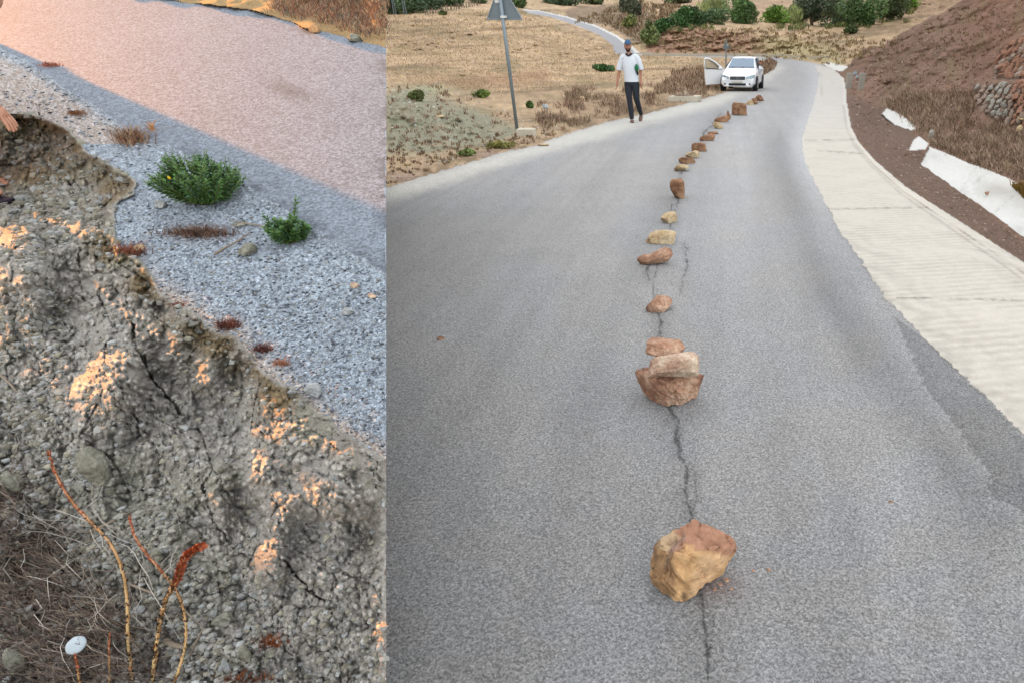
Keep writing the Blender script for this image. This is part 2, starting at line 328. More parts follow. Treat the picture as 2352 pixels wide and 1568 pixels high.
tuft = sum(np.exp(-(((LX - x) / rx) ** 2 + ((LY - y) / ry) ** 2)) for (x, y, rx, ry) in [(460, 533, 75, 20), (310, 315, 32, 20), (520, 748, 25, 12), (605, 800, 25, 12), (300, 575, 40, 16), (185, 262, 14, 8), (110, 150, 18, 6), (60, 112, 18, 5)])[..., None]
tuft = np.clip(tuft * (.6 + .8 * n_c), 0, .85); colg = colg * (1 - tuft) + ccol(A(100, 78, 66)) * tuft
colf = ccol(A(176, 148, 108)) * (1 + .12 * n_b) * (1 - .35 * sstep(18, 45, -fs)[..., None])
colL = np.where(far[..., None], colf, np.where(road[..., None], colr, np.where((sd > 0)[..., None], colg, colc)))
colL = colL * (1 - .2 * crackm[..., None] * (sd < 0)[..., None])
nr, nc = LX.shape; FI = grid_faces(nr, nc)
def split(name, mask, Pts, cols, m, kind='structure'):
    fm = mask[:-1, :-1]; f = FIc[fm]; ids = np.unique(f); mp = np.full(Pts.shape[0] * Pts.shape[1], -1); mp[ids] = np.arange(len(ids))
    o = mesh(name, Pts.reshape(-1, 3)[ids], mp[f], m, col=cols.reshape(-1, 3)[ids]); tag(o, kind=kind); return o
FIc = FI
split('road', road & ~far, LP, colL, M['left_road']); split('gravel_shoulder', (~road) & (sd > 0) & ~far, LP, colL, M['gravel'])
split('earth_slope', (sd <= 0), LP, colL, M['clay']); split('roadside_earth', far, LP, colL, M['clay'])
# cut faces of the bank (right side, back and left), going down to the ground below
def skirt(edge, dirn, name='bank_side'):
    rows = []; n = 14
    for k in range(n + 1):
        t = k / n; zb = -1.3; p = edge.copy(); dz = (p[:, 2] - zb) * t
        p[:, 2] -= dz; p[:, 0] += dirn[0] * dz; p[:, 1] += dirn[1] * dz
        if k > 0:
            nn = 0.05 * np.abs(fbm(edge[:, 1] * 6, np.full(len(edge), t * 5), 3, 91)); p[:, 0] += np.sign(dirn[0]) * nn if dirn[0] else 0; p[:, 1] += nn * (1 if dirn[1] > 0 else 0)
        rows.append(p)
    V = np.stack(rows); r, c = V.shape[:2]; f = grid_faces(r, c).reshape(-1, 4)
    cc = ccol(A(118, 108, 88)) * (1 + .25 * fbm(V[..., 1] * 4, V[..., 2] * 8, 4, 92))[..., None]
    o = mesh(name, V.reshape(-1, 3), f, M['clay'], col=cc.reshape(-1, 3)); tag(o, kind='structure'); return o
skirt(LP[:, -1, :], (-0.235, 0)); skirt(LP[0, :, :] , (-0.3, 0)); skirt(LP[:, 0, :], (-0.4, 0)); skirt(LP[-1, :, :], (-0.3, 0))
def Lhat(px, py):
    i = np.clip(np.searchsorted(ly, py), 0, nr - 1); j = np.clip(np.searchsorted(lx, px), 0, nc - 1); return LH[i, j]
def LS(px, py, up=0.0): p = P(px, py, Ldepth(px, py, Lhat(px, py))); p[..., 2] += up; return p

# ================================================================= RIGHT: the road in the hills
# seen ground, as distance along the view for columns of the picture; (row, distance)
def Dz(py, z): r = ray(0, py); return float((z - H) / r[2])
def pl(*rows): return [(r, Dz(r, 0)) for r in rows]
NEAR = pl(2600, 2000, 1568, 1200, 900, 700, 550, 460)
cols_t = {
 300: NEAR + pl(430, 360) + [(300, 13.5), (200, 30), (100, 60), (30, 95), (-80, 240)],
 887: NEAR + pl(430, 380, 335) + [(290, 12.6), (250, 13.8), (215, 15.2), (194, 16.5), (180, 30), (120, 55), (60, 80), (25, 100), (0, 140), (-80, 250)],
 1040: NEAR + pl(400, 360, 320) + [(280, 13.6), (240, 16), (215, 22), (180, 33), (120, 56), (60, 78), (25, 98), (0, 140), (-80, 250)],
 1180: NEAR + pl(400, 360, 320, 295) + [(250, 17), (215, 22), (180, 33), (130, 56), (80, 75), (28, 95), (12, 135), (-80, 250)],
 1310: NEAR + pl(400, 340, 300, 280) + [(230, 20.5), (180, 35), (140, 58), (95, 80), (50, 104), (25, 122), (10, 160), (-80, 270)],
 1430: NEAR + pl(400, 340, 285) + [(230, 21), (180, 34), (140, 62), (126, 84), (95, 98), (60, 125), (20, 170), (-80, 300)],
 1540: NEAR + pl(400, 340, 262) + [(215, 23.5), (175, 38), (140, 66), (127, 82), (118, 87), (66, 92), (50, 115), (10, 165), (-80, 300)],
 1650: NEAR + pl(400, 340, 270) + [(240, 19.3), (212, 27.2), (172, 44), (140, 68), (128, 82), (120, 86), (64, 92), (50, 112), (0, 170), (-80, 300)],
 1780: NEAR + pl(400, 340, 270) + [(240, 19.3), (212, 27.2), (172, 45), (150, 63), (134, 84), (124, 90), (80, 101), (60, 118), (0, 190), (-80, 300)],
 1890: NEAR + pl(400, 340, 270) + [(240, 19.3), (212, 27.2), (172, 45), (150, 60), (138, 72), (125, 82), (98, 98), (60, 130), (20, 180), (-80, 300)],
 2100: NEAR + pl(400, 340, 270) + [(230, 20), (170, 33), (120, 60), (100, 75), (60, 110), (20, 150), (-80, 280)],
 2700: NEAR + pl(400, 340, 270) + [(230, 20), (170, 33), (120, 60), (100, 75), (60, 110), (20, 150), (-80, 280)]}
bank_t = {
 1900: NEAR + pl(400, 300, 220) + [(180, 38), (150, 55), (100, 80), (60, 100), (-80, 150)],
 1960: NEAR + pl(400, 300, 230) + [(190, 30), (160, 38), (130, 44), (100, 50), (60, 60), (-80, 90)],
 2040: NEAR + pl(400, 330) + [(285, 17.3), (250, 20.5), (200, 25), (150, 30), (100, 36), (50, 43), (-80, 60)],
 2130: NEAR + [(400, Dz(400, -.2)), (372, Dz(372, -.24)), (335, 11.3), (300, 13), (250, 15.5), (200, 18.2), (150, 21.5), (60, 28), (0, 33), (-80, 42)],
 2230: NEAR[:6] + pl(555, 520) + [(500, Dz(500, -.2)), (455, Dz(455, -.27)), (372, 9.55), (330, 11), (290, 12.5), (250, 13.6), (180, 16), (100, 19.5), (0, 26), (-80, 31)],
 2352: NEAR[:6] + pl(640, 610) + [(592, Dz(592, -.2)), (540, Dz(540, -.28)), (428, 7.3), (380, 8.2), (300, 9.7), (285, 9.8), (195, 10.3), (180, 11.5), (100, 13.6), (0, 18), (-80, 22)],
 2700: NEAR[:4] + pl(900, 800) + [(700, Dz(700, -.28)), (560, 5.2), (420, 6.2), (300, 7.6), (100, 10), (-80, 15)]}
rx_ = np.concatenate([np.linspace(300, 880, 60), np.arange(882, 2362, 2.6), np.linspace(2366, 2700, 60)])
ry_ = np.concatenate([np.linspace(-79, -8, 14), np.arange(-6, 640, 2.0), np.arange(640, 1580, 2.9), np.linspace(1585, 2600, 90)])
RX, RY = np.meshgrid(rx_, ry_)
def interp_tab(tab):
    ks = sorted(tab); arr = []
    for k in ks:
        pts = sorted(tab[k]); arr.append(np.interp(ry_, [p[0] for p in pts], [math.log(p[1]) for p in pts]))
    arr = np.array(arr); res = np.zeros_like(RX)
    for j, x in enumerate(rx_):
        i = min(max(np.searchsorted(ks, x) - 1, 0), len(ks) - 2); t = np.clip((x - ks[i]) / (ks[i + 1] - ks[i]), 0, 1); res[:, j] = arr[i] * (1 - t) + arr[i + 1] * t
    return res
# flat road plane is exact; elsewhere interpolate inverse-distance-wise
def to_inv(tab): return {k: [(r, 1.0 / dd) for r, dd in v] for k, v in tab.items()}
def interp_inv(tab):
    ks = sorted(tab); arr = []
    for k in ks:
        pts = sorted(tab[k]); arr.append(np.interp(ry_, [p[0] for p in pts], [1 / p[1] for p in pts]))
    arr = np.array(arr); res = np.zeros_like(RX)
    for j, x in enumerate(rx_):
        i = min(max(np.searchsorted(ks, x) - 1, 0), len(ks) - 2); t = np.clip((x - ks[i]) / (ks[i + 1] - ks[i]), 0, 1); res[:, j] = arr[i] * (1 - t) + arr[i + 1] * t
    return res
If, Ib = interp_inv(cols_t), interp_inv(bank_t)
Ib = blur(Ib, 5, 1); If = blur(If, 2, 1)
SIL = [(1885, 165), (1935, 158), (1958, 135), (1990, 112), (2040, 95), (2090, 66), (2140, 40), (2190, 12), (2240, -20), (2330, -90)]
jr = 5 * fbm(RX / 22, RY / 22, 3, 101)
BK = SIL + [(2800, -90), (2800, 2700), (1885, 2700)]
bs = sdf(RX + jr, RY + jr, BK); kb = sstep(4, -5, bs)
INV = If * (1 - kb) + Ib * kb
# zones
VE = [(700, 490), (888, 431), (1007, 394), (1101, 366), (1154, 350), (1226, 334), (1319, 301), (1413, 275), (1480, 262), (1617, 226), (1660, 214), (1715, 190), (1752, 172), (1778, 158), (1776, 147), (1750, 138), (1700, 133), (1600, 130), (1500, 127), (1435, 124)]
KERB = [(2900, 1000), (2560, 750), (2352, 602), (2200, 505), (2080, 428), (2010, 368), (1972, 325), (1955, 290), (1945, 235), (1943, 200), (1938, 180), (1915, 158), (1885, 147), (1830, 137), (1780, 131)]
road_poly = VE + [(1435, 120), (1600, 125), (1700, 128)] + KERB[::-1] + [(2900, 2700), (-600, 2700), (-600, 900)]
jm = 1.6 * fbm(RX / 7, RY / 5, 3, 103) * sstep(100, 400, RY) * 1.6
r1 = sdf(RX + jm, RY + jm, road_poly)
far_poly = [(1200, 21), (1240, 24), (1300, 37), (1370, 58), (1420, 82), (1455, 108), (1475, 126), (1440, 128), (1412, 122), (1408, 104), (1378, 80), (1320, 57), (1262, 38), (1215, 30)]
r2 = sdf(RX, RY, far_poly)
isroad = (r1 < 0); isfar = (r2 < 0) & ~isroad
INNER = [(2900, 1700), (2560, 1230), (2352, 1000), (2280, 925), (2200, 850), (2150, 805), (2090, 740), (2030, 680), (1985, 610), (1930, 530), (1890, 455), (1858, 390), (1842, 345), (1843, 318), (1855, 280), (1868, 240), (1878, 200), (1882, 170), (1870, 148)]
apron_poly = INNER + KERB[11::-1]
ja = (9 * fbm(RX / 16, RY / 8, 3, 104)) * sstep(150, 600, RY)
ap = sdf(RX + ja + jm, RY + ja * .3, apron_poly); isap = (ap < 0) & isroad
kd = dline(RX, RY, KERB[:12])                # px from kerb line
kw = np.interp(RY, [150, 250, 400, 600, 1000], [5, 9, 16, 30, 70])
# height tweaks expressed as metres along the view / up
Dm = 1 / INV
RPp = P(RX, RY, Dm)
ground = 1 - (isroad | isfar)
X_, Y_ = RPp[..., 0], RPp[..., 1]
# relief: displacement toward/away along the view, scaled to distance
gs = sstep(0, 10, np.minimum(r1, np.where(r2 < 60, r2, 99))) if False else sstep(0, 12, r1) * sstep(0, 6, r2)
near = sstep(30, 8, Dm)
rel = fbm(X_ * 0.5, Y_ * 0.5, 5, 111) * 0.5 + 0.5 * fbm(X_ * 2.5, Y_ * 2.5, 4, 112)
INV2 = INV * (1 + gs * (0.018 * rel * (1 - kb) + kb * (0.032 * fbm(X_ * .9 + RPp[..., 2], Y_ * .35, 4, 113) + 0.02 * fbm(X_ * 3, RPp[..., 2] * 4, 4, 114))))
heap = sstep(0, -30, sdf(RX, RY, [(870, 192), (985, 190), (1010, 205), (1100, 240), (1240, 300), (1160, 335), (1000, 365), (870, 370)]))
INV2 = INV2 * (1 + heap * (0.05 * fbm(RX / 55 + RY / 90, RY / 45 - RX / 90, 4, 118) + .012 * fbm(RX / 12, RY / 8, 3, 119)))
fieldz = (1 - kb) * gs * sstep(215, 170, RY); INV2 = INV2 * (1 + 0.03 * fieldz * (fbm(RX / 150 + RY / 60, RY / 16 + RX / 90, 4, 121) + .5 * fbm(RX / 30, RY / 7, 3, 122)))
apd = np.clip(kw - kd, 0, None) / kw
lipk = isroad * sstep(0.0, .35, apd) * sstep(1400, 200, RX * 0 + 200)
INV2 = INV2 * (1 + 0.012 * isroad * sstep(.25, .45, apd) * (RX > 1930)) * (1 + 0.004 * isap)
Dm = 1 / INV2; RP = P(RX, RY, Dm)
X_, Y_, Z_ = RP[..., 0], RP[..., 1], RP[..., 2]
# colours
N1 = fbm(X_ * .35, Y_ * .35, 4, 131)[..., None]; N2 = fbm(X_ * 1.5, Y_ * 1.5, 4, 132)[..., None]; N3 = fbm(RX / 9, RY / 5, 4, 133)[..., None]; N4 = vnoise(RX / 3.0, RY / 2.4, 134)[..., None]
ca = .93 * ccol(A(163, 162, 162)) * (1 + .05 * N1 + .04 * N2)
lanes = np.zeros_like(RX)
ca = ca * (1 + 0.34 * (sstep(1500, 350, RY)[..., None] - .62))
strk = fbm((RX - 1650) / np.maximum(RY - 95, 20) * 22, RY / 400, 4, 180)[..., None]; blot = fbm(RX / 110, RY / np.interp(RY, [100, 400, 1500], [12, 40, 110]), 4, 181)[..., None]
ca = ca * (1 + .085 * strk + .10 * blot + .13 * (N4 - .5)) * (1 + .02 * np.array([1, 0, -1.4]) * sstep(-.3, .3, fbm(RX / 150, RY / 90, 3, 182))[..., None] * 1.0)
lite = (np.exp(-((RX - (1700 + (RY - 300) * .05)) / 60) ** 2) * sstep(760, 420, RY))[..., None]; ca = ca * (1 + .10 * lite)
worn = np.exp(-(dline(RX, RY, [(1790, 330), (1830, 480), (1880, 640), (1990, 800), (2110, 960), (2290, 1200)]) / (16 + RY * .045)) ** 2)[..., None]; ca = ca * (1 - .25 * worn)
trk = sum(np.exp(-(dline(RX, RY, L_) / (8 + RY * .05)) ** 2) for L_ in ([(1180, 1568), (1330, 1000), (1470, 560), (1600, 310), (1700, 225)], [(1900, 1568), (1800, 1000), (1745, 560), (1760, 310)]))[..., None]; ca = ca * (1 - .13 * np.clip(trk, 0, 1) * (.7 + .6 * strk))
tar = (sdf(RX + 2 * ja, RY + ja, [(2060, 730), (2140, 790), (2200, 850), (2290, 940), (2400, 1060), (2400, 1215), (2330, 1160), (2280, 1140), (2275, 1090), (2200, 980), (2120, 880)]) < 0)[..., None]; ca = ca * (1 - .46 * tar * (.7 + .3 * N3))
CK = [(1628, 1590), (1626, 1500), (1618, 1440), (1612, 1390), (1600, 1300), (1583, 1210), (1588, 1180), (1572, 1130), (1580, 1090), (1560, 1040), (1553, 1000), (1556, 965), (1535, 935)]
CK2 = [(1588, 1180), (1602, 1140), (1594, 1090), (1585, 1060)]; CK3 = [(1512, 770), (1518, 740), (1510, 715)]; CK4 = [(1560, 670), (1572, 630), (1578, 590), (1572, 560)]; CK5 = [(1490, 640), (1486, 610)]
CK6 = [(1560, 405), (1566, 392)]; CK7 = [(1600, 1390), (1640, 1420), (1628, 1500)]; CK8 = [(1545, 470), (1540, 520), (1535, 540)]; CK9 = [(1560, 400), (1590, 350), (1625, 300), (1655, 262)]
jc = 7 * fbm(RX / 16, RY / 16, 3, 140); jc2 = 3.5 * fbm(RX / 5, RY / 5, 2, 141)
ck = np.zeros_like(RX)
for L_, wd in [(CK, 6.5), (CK2, 2.0), (CK3, 5), (CK4, 1.6), (CK5, 4), (CK6, 2), (CK7, 1.6), (CK8, 3), (CK9, 2.5), ([(1612, 1390), (1588, 1190), (1553, 960), (1535, 935), (1522, 780), (1512, 720), (1500, 640), (1518, 600), (1535, 540), (1545, 500), (1556, 460), (1566, 392)], 1.8)]:
    dd = dline(RX + jc + jc2, RY, L_); ck = np.maximum(ck, np.exp(-(dd / (wd * (.35 + .9 * vnoise(RX / 14, RY / 14, 144)))) ** 2) * (0.72 + .28 * (vnoise(RX / 7, RY / 7, 145) > .35))); ck = np.maximum(ck, .42 * np.exp(-(dd / (wd * 5)) ** 2) * vnoise(RX / 4, RY / 4, 146))
ca = ca * (1 - .74 * ck[..., None])
spill = np.exp(-(((RX - 1655) / 42) ** 2 + ((RY - 1345) / 30) ** 2))[..., None]; ca = ca * (1 - .45 * np.clip(spill * (1.6 * N4), 0, 1)) + ccol(A(120, 70, 50)) * .4 * np.clip(spill * (1.6 * N4), 0, 1)
inner_sh = [(700, 510), (888, 466), (976, 437), (1101, 397), (1226, 359), (1382, 316), (1538, 269), (1617, 250), (1680, 225), (1740, 196), (1790, 165), (1800, 155), (1782, 147)]
shd = dline(RX, RY, inner_sh); shw = sstep(14, -14, sdf(RX + 2 * ja + 8 * fbm(RX / 30, RY / 14, 3, 107), RY + jm + 4 * fbm(RX / 30, RY / 14, 3, 108), inner_sh + VE[:17][::-1]))[..., None]
ca = ca * (1 - .85 * shw) + ccol(A(212, 208, 198)) * shw * .85 * (1 + .05 * N3)
dusty = (np.exp(-((ap) / 30) ** 2) * (ap > 0) * sstep(560, 380, RY))[..., None]; ca = ca * (1 - .5 * dusty) + ccol(A(205, 206, 208)) * .5 * dusty
cc_ = ccol(A(227, 218, 204)) * .87 * (1 + .03 * N1 + .02 * N3)
rel_r = sstep(320, 250, RY)[..., None]; cc_ = cc_ * (1 - .35 * rel_r) + ccol(A(205, 205, 206)) * .35 * rel_r
wave = (np.sin((RY - RX * -.18 + 14 * fbm(RX / 90, RY / 40, 3, 151)) / np.interp(RY, [300, 600, 1000], [1.2, 2.2, 3.4])) * .5 + .5)[..., None] * (0.5 + .5 * vnoise(RX / 22, RY / 5, 152))[..., None]
edgeb = (np.exp(-(ap / (40 + RY * .05)) ** 2))[..., None]; cc_ = cc_ * (1 - (.0 + .22 * edgeb) * wave * sstep(430, 640, RY)[..., None])
jt = np.zeros_like(RX)
for L_ in ([(1880, 345), (1975, 352)], [(1900, 480), (2130, 476)], [(2060, 683), (2352, 690)], [(1850, 322), (1960, 320)]): jt = np.maximum(jt, np.exp(-(dline(RX + jm, RY + jm, L_) / 1.8) ** 2) * vnoise(RX / 12, RY / 9, 155))
cc_ = cc_ * (1 - .6 * jt[..., None])
kline = (np.exp(-((kd - kw) / 3.0) ** 2) * (.4 + .6 * vnoise(RX / 10, RY / 10, 156)) * (RX > 1930) * (RY > 240))[..., None]; cc_ = cc_ * (1 - .3 * kline)
cc_ = cc_ * (1 + .06 * ((kd < kw) & (RX > 1930)))[..., None]
# fields
tan = 1.25 * ccol(A(188, 162, 131)); cf = tan * (1 + .36 * N1 + .12 * N2 + .26 * N3) * (.92 + .16 * N4)
gr = (sstep(0.1, .5, fbm(RX / 90, RY / 16, 4, 161)))[..., None]; cf = cf * (1 - .55 * gr) + ccol(A(150, 138, 104)) * .55 * gr
rd = (np.exp(-(dline(RX + 20 * N3[..., 0], RY, [(950, 195), (1150, 185), (1250, 172)]) / 14) ** 2))[..., None]; cf = cf * (1 - .5 * rd) + ccol(A(172, 125, 98)) * .5 * rd
strips = (sstep(.1, .45, fbm(RX / 160 + RY / 50, RY / 7 + RX / 120, 4, 163)))[..., None]; cf = cf * (1 - .32 * strips)
vb = (sstep(40, 0, r1) * (RY > 190) * (RX < 1700))[..., None] * sstep(-.25, .3, fbm(RX / 20, RY / 10, 3, 165))[..., None]; cf = cf * (1 - .6 * vb) + ccol(A(128, 106, 84)) * .6 * vb
hp = np.clip(heap * (1.0 + .5 * fbm(RX / 30, RY / 15, 3, 167)), 0, 1)[..., None]; cf = cf * (1 - hp) + 1.2 * ccol(A(150, 148, 126)) * hp * (1 + .14 * N3 + .08 * N1)
crest = (np.exp(-((RX - 985) / 55) ** 2 - ((RY - 203) / 13) ** 2))[..., None]; cf = cf * (1 - .7 * crest) + 1.15 * ccol(A(178, 180, 146)) * .7 * crest
brownstrip = (sstep(3, 40, RY - 205) * sstep(1240, 1500, RX) * sstep(1700, 1600, RX))[..., None]; cf = cf * (1 - .35 * brownstrip) + ccol(A(140, 114, 88)) * .35 * brownstrip
pink = sum(np.exp(-(((RX - x) / rx) ** 2 + ((RY - y) / ry) ** 2)) for x, y, rx, ry in [(1150, 355, 60, 6), (930, 405, 35, 9)])[..., None] * N4 * 1.5; pink = np.clip(pink, 0, 1); cf = cf * (1 - .6 * pink) + ccol(A(205, 175, 170)) * .6 * pink
cutb = [(1484, 122), (1492, 98), (1515, 76), (1545, 64), (1610, 62), (1680, 74), (1760, 82), (1830, 92), (1925, 112), (1935, 150), (1850, 138), (1760, 128), (1600, 124)]
cb = (sstep(4, -5, sdf(RX + jr, RY + jr * .5, cutb)))[..., None]; cbx = sstep(1700, 1790, RX)[..., None]
ccb = 1.6 * (ccol(A(150, 120, 100)) * (1 - cbx) + ccol(A(156, 142, 108)) * cbx) * (1 + .22 * fbm(RX / 7, RY / 18, 4, 168)[..., None]) * (.85 + .3 * N4); cf = cf * (1 - cb) + ccb * cb
brn2 = [(1310, 50), (1300, 25), (1340, 12), (1440, 8), (1500, 30), (1540, 60), (1490, 95), (1460, 100), (1400, 60)]
b2 = sstep(4, -6, sdf(RX + jr * 2, RY + jr, brn2))[..., None]; cf = cf * (1 - .75 * b2) + ccol(A(142, 122, 104)) * .75 * b2 * (1 + .2 * N3)
pinkhill = (sstep(1480, 1560, RX) * sstep(50, 15, RY))[..., None]; cf = cf * (1 - .4 * pinkhill) + ccol(A(190, 158, 136)) * .4 * pinkhill
# bank
str_ = fbm((RX + RY * 1.25) / 9, (RY - RX * .9) / 80, 4, 171)[..., None]
cbk = 1.05 * ccol(A(138, 110, 94)) * (1 + .42 * str_ + .16 * N3) * (.88 + .22 * N4)
red = (sstep(-60, 40, RX - 2230) * sstep(220, 80, RY))[..., None]; cbk = cbk * (1 - .4 * red) + ccol(A(150, 106, 86)) * .4 * red * (1 + .2 * str_)
mud = [(1944, 215), (2000, 240), (2080, 262), (2110, 330), (2125, 372), (2352, 560), (2700, 830), (2700, 900), (2352, 602), (2200, 505), (2080, 428), (2010, 368), (1955, 290)]
md = sstep(8, -8, sdf(RX + jr, RY + jr, mud))[..., None]; cbk = cbk * (1 - md) + ccol(A(126, 104, 91)) * md * (1 + .07 * N3 + .08 * N4)
grn = sstep(.15, .5, fbm(RX / 26, RY / 34, 3, 175))[..., None] * (1 - md); cbk = cbk * (1 - .35 * grn) + ccol(A(138, 124, 88)) * .35 * grn
lining = [(2136, 336), (2220, 372), (2300, 402), (2352, 426), (2700, 560), (2700, 800), (2352, 545), (2290, 498), (2250, 470), (2205, 440), (2160, 408), (2114, 376)]
jl = 7 * fbm(RX / 13, RY / 13, 3, 177)
ln = sdf(RX + jl * (sstep(10, 40, RY - np.interp(RX, [2136, 2352], [340, 430]))), RY + jl * (.25 + .75 * sstep(10, 40, RY - np.interp(RX, [2136, 2352], [340, 430]))), lining) < 0
ln2 = sdf(RX, RY + jl * .5, [(2088, 345), (2098, 322), (2112, 313), (2134, 330), (2126, 342), (2104, 345)]) < 0
ln3 = sdf(RX + jl * .5, RY + jl * .5, [(2024, 262), (2034, 248), (2062, 258), (2100, 285), (2112, 296), (2080, 296), (2050, 284)]) < 0
ln4 = sdf(RX, RY, [(1890, 146), (1906, 143), (1948, 152), (1934, 164), (1912, 160)]) < 0
isln = (ln | ln2 | ln3 | ln4) & ~isroad
isln = isln | (ln4 & (RX > 1915))
RP2 = RP.copy(); RP2[isln] = P(RX, RY, .992 / INV)[isln]
cln = ccol(A(228, 226, 220)) * (1 + .03 * N3) * (.97 + .06 * N4)
for L_ in ([(2205, 440), (2240, 385)], [(2235, 420), (2275, 395)], [(2285, 490), (2335, 440)]): cln = cln * (1 - .25 * (np.exp(-(dline(RX + jl, RY, L_) / 2.5) ** 2) * vnoise(RX / 5, RY / 5, 3))[..., None])
stn = np.exp(-(((RX - 2290) / 30) ** 2 + ((RY - 432) / 14) ** 2))[..., None]; cln = cln * (1 - .18 * stn) + ccol(A(190, 150, 110)) * .1 * stn
cfr = ccol(A(172, 172, 176)) * (1 + .04 * N3)
fe = [(1198, 20), (1240, 23), (1300, 36), (1370, 57), (1420, 81), (1455, 107), (1475, 126)]
fw = (dline(RX, RY, fe) < np.interp(RY, [20, 110], [2.6, 7]))[..., None]; cfr = np.where(fw, ccol(A(232, 230, 224)), cfr)
kbz = (kb > .5)[..., None]
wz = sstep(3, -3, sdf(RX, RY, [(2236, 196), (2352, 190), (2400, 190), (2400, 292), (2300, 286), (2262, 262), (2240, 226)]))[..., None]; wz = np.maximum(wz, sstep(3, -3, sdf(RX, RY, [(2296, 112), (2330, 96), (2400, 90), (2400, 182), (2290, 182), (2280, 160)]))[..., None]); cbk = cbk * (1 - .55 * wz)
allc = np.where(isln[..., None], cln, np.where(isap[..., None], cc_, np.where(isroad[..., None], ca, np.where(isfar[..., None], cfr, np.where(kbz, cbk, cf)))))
RP = RP2
FIc = grid_faces(*RX.shape)
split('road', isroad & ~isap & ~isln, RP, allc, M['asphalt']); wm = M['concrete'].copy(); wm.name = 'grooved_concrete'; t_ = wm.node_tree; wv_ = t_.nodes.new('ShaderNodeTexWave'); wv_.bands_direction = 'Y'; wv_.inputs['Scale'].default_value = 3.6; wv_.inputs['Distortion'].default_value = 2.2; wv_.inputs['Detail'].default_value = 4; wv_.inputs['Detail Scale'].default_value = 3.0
tc_ = t_.nodes.new('ShaderNodeTexCoord'); mp_ = t_.nodes.new('ShaderNodeMapping'); mp_.inputs['Rotation'].default_value = (0, 0, -.18); t_.links.new(tc_.outputs['Object'], mp_.inputs[0]); t_.links.new(mp_.outputs[0], wv_.inputs[0])
nz_ = t_.nodes.new('ShaderNodeTexNoise'); nz_.inputs['Scale'].default_value = 2.2; nz_.inputs['Detail'].default_value = 5; t_.links.new(tc_.outputs['Object'], nz_.inputs[0]); mr_ = t_.nodes.new('ShaderNodeMapRange'); mr_.inputs[1].default_value = .34; mr_.inputs[2].default_value = .62; t_.links.new(nz_.outputs[0], mr_.inputs[0])
mm_ = t_.nodes.new('ShaderNodeMath'); mm_.operation = 'MULTIPLY'; t_.links.new(wv_.outputs[1], mm_.inputs[0]); t_.links.new(mr_.outputs[0], mm_.inputs[1])
m2_ = t_.nodes.new('ShaderNodeMapRange'); m2_.inputs[3].default_value = 1.03; m2_.inputs[4].default_value = .86; t_.links.new(mm_.outputs[0], m2_.inputs[0]); pb_ = t_.nodes['Principled BSDF']; src_ = pb_.inputs['Base Color'].links[0].from_socket
sc_ = t_.nodes.new('ShaderNodeVectorMath'); sc_.operation = 'SCALE'; t_.links.new(src_, sc_.inputs[0]); t_.links.new(m2_.outputs[0], sc_.inputs['Scale']); t_.links.new(sc_.outputs[0], pb_.inputs['Base Color'])
split('concrete_apron', isap & ~isln, RP, allc, wm)
split('road', isfar & ~isln, RP, allc, M['concrete']); split('ditch_lining', isln, RP, allc, M['concrete'])
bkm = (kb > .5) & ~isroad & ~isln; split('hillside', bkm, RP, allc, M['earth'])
fld = ~bkm & ~isroad & ~isfar & ~isln
split('verge', fld & (RY > 205), RP, allc, M['earth']); split('fields', fld & (RY <= 205), RP, allc, M['far_earth'])
def RS(px, py):
    i = int(np.clip(np.searchsorted(ry_, py), 0, len(ry_) - 1)); j = int(np.clip(np.searchsorted(rx_, px), 0, len(rx_) - 1)); return RP[i, j].copy(), Dm[i, j]
def RSv(px, py):
    i = np.clip(np.searchsorted(ry_, py), 0, len(ry_) - 1); j = np.clip(np.searchsorted(rx_, px), 0, len(rx_) - 1); return RP[i, j], Dm[i, j]
# hill beyond the top of the picture
e = RP[0]; rows = [e]
for k in range(1, 14):
    t = k / 13; p = e.copy(); kt = kb[0]; p[:, 1] += 160 * t * (1 - .8 * kt); p[:, 0] *= 1 + .6 * t; p[:, 0] += 60 * t * kt; p[:, 2] += 34 * math.sin(min(t * 1.5, 1) * PI / 2) - 30 * max(0, t - .66) + 3 * fbm(e[:, 0] / 30, np.full(len(e), t * 4), 3, 5) * min(1, t * 3); rows.append(p)
V = np.stack(rows); tag(mesh('hills', V.reshape(-1, 3), grid_faces(*V.shape[:2]).reshape(-1, 4), M['far_earth'], col=(ccol(A(176, 155, 125)) * np.ones(V.shape)).reshape(-1, 3)), kind='structure')
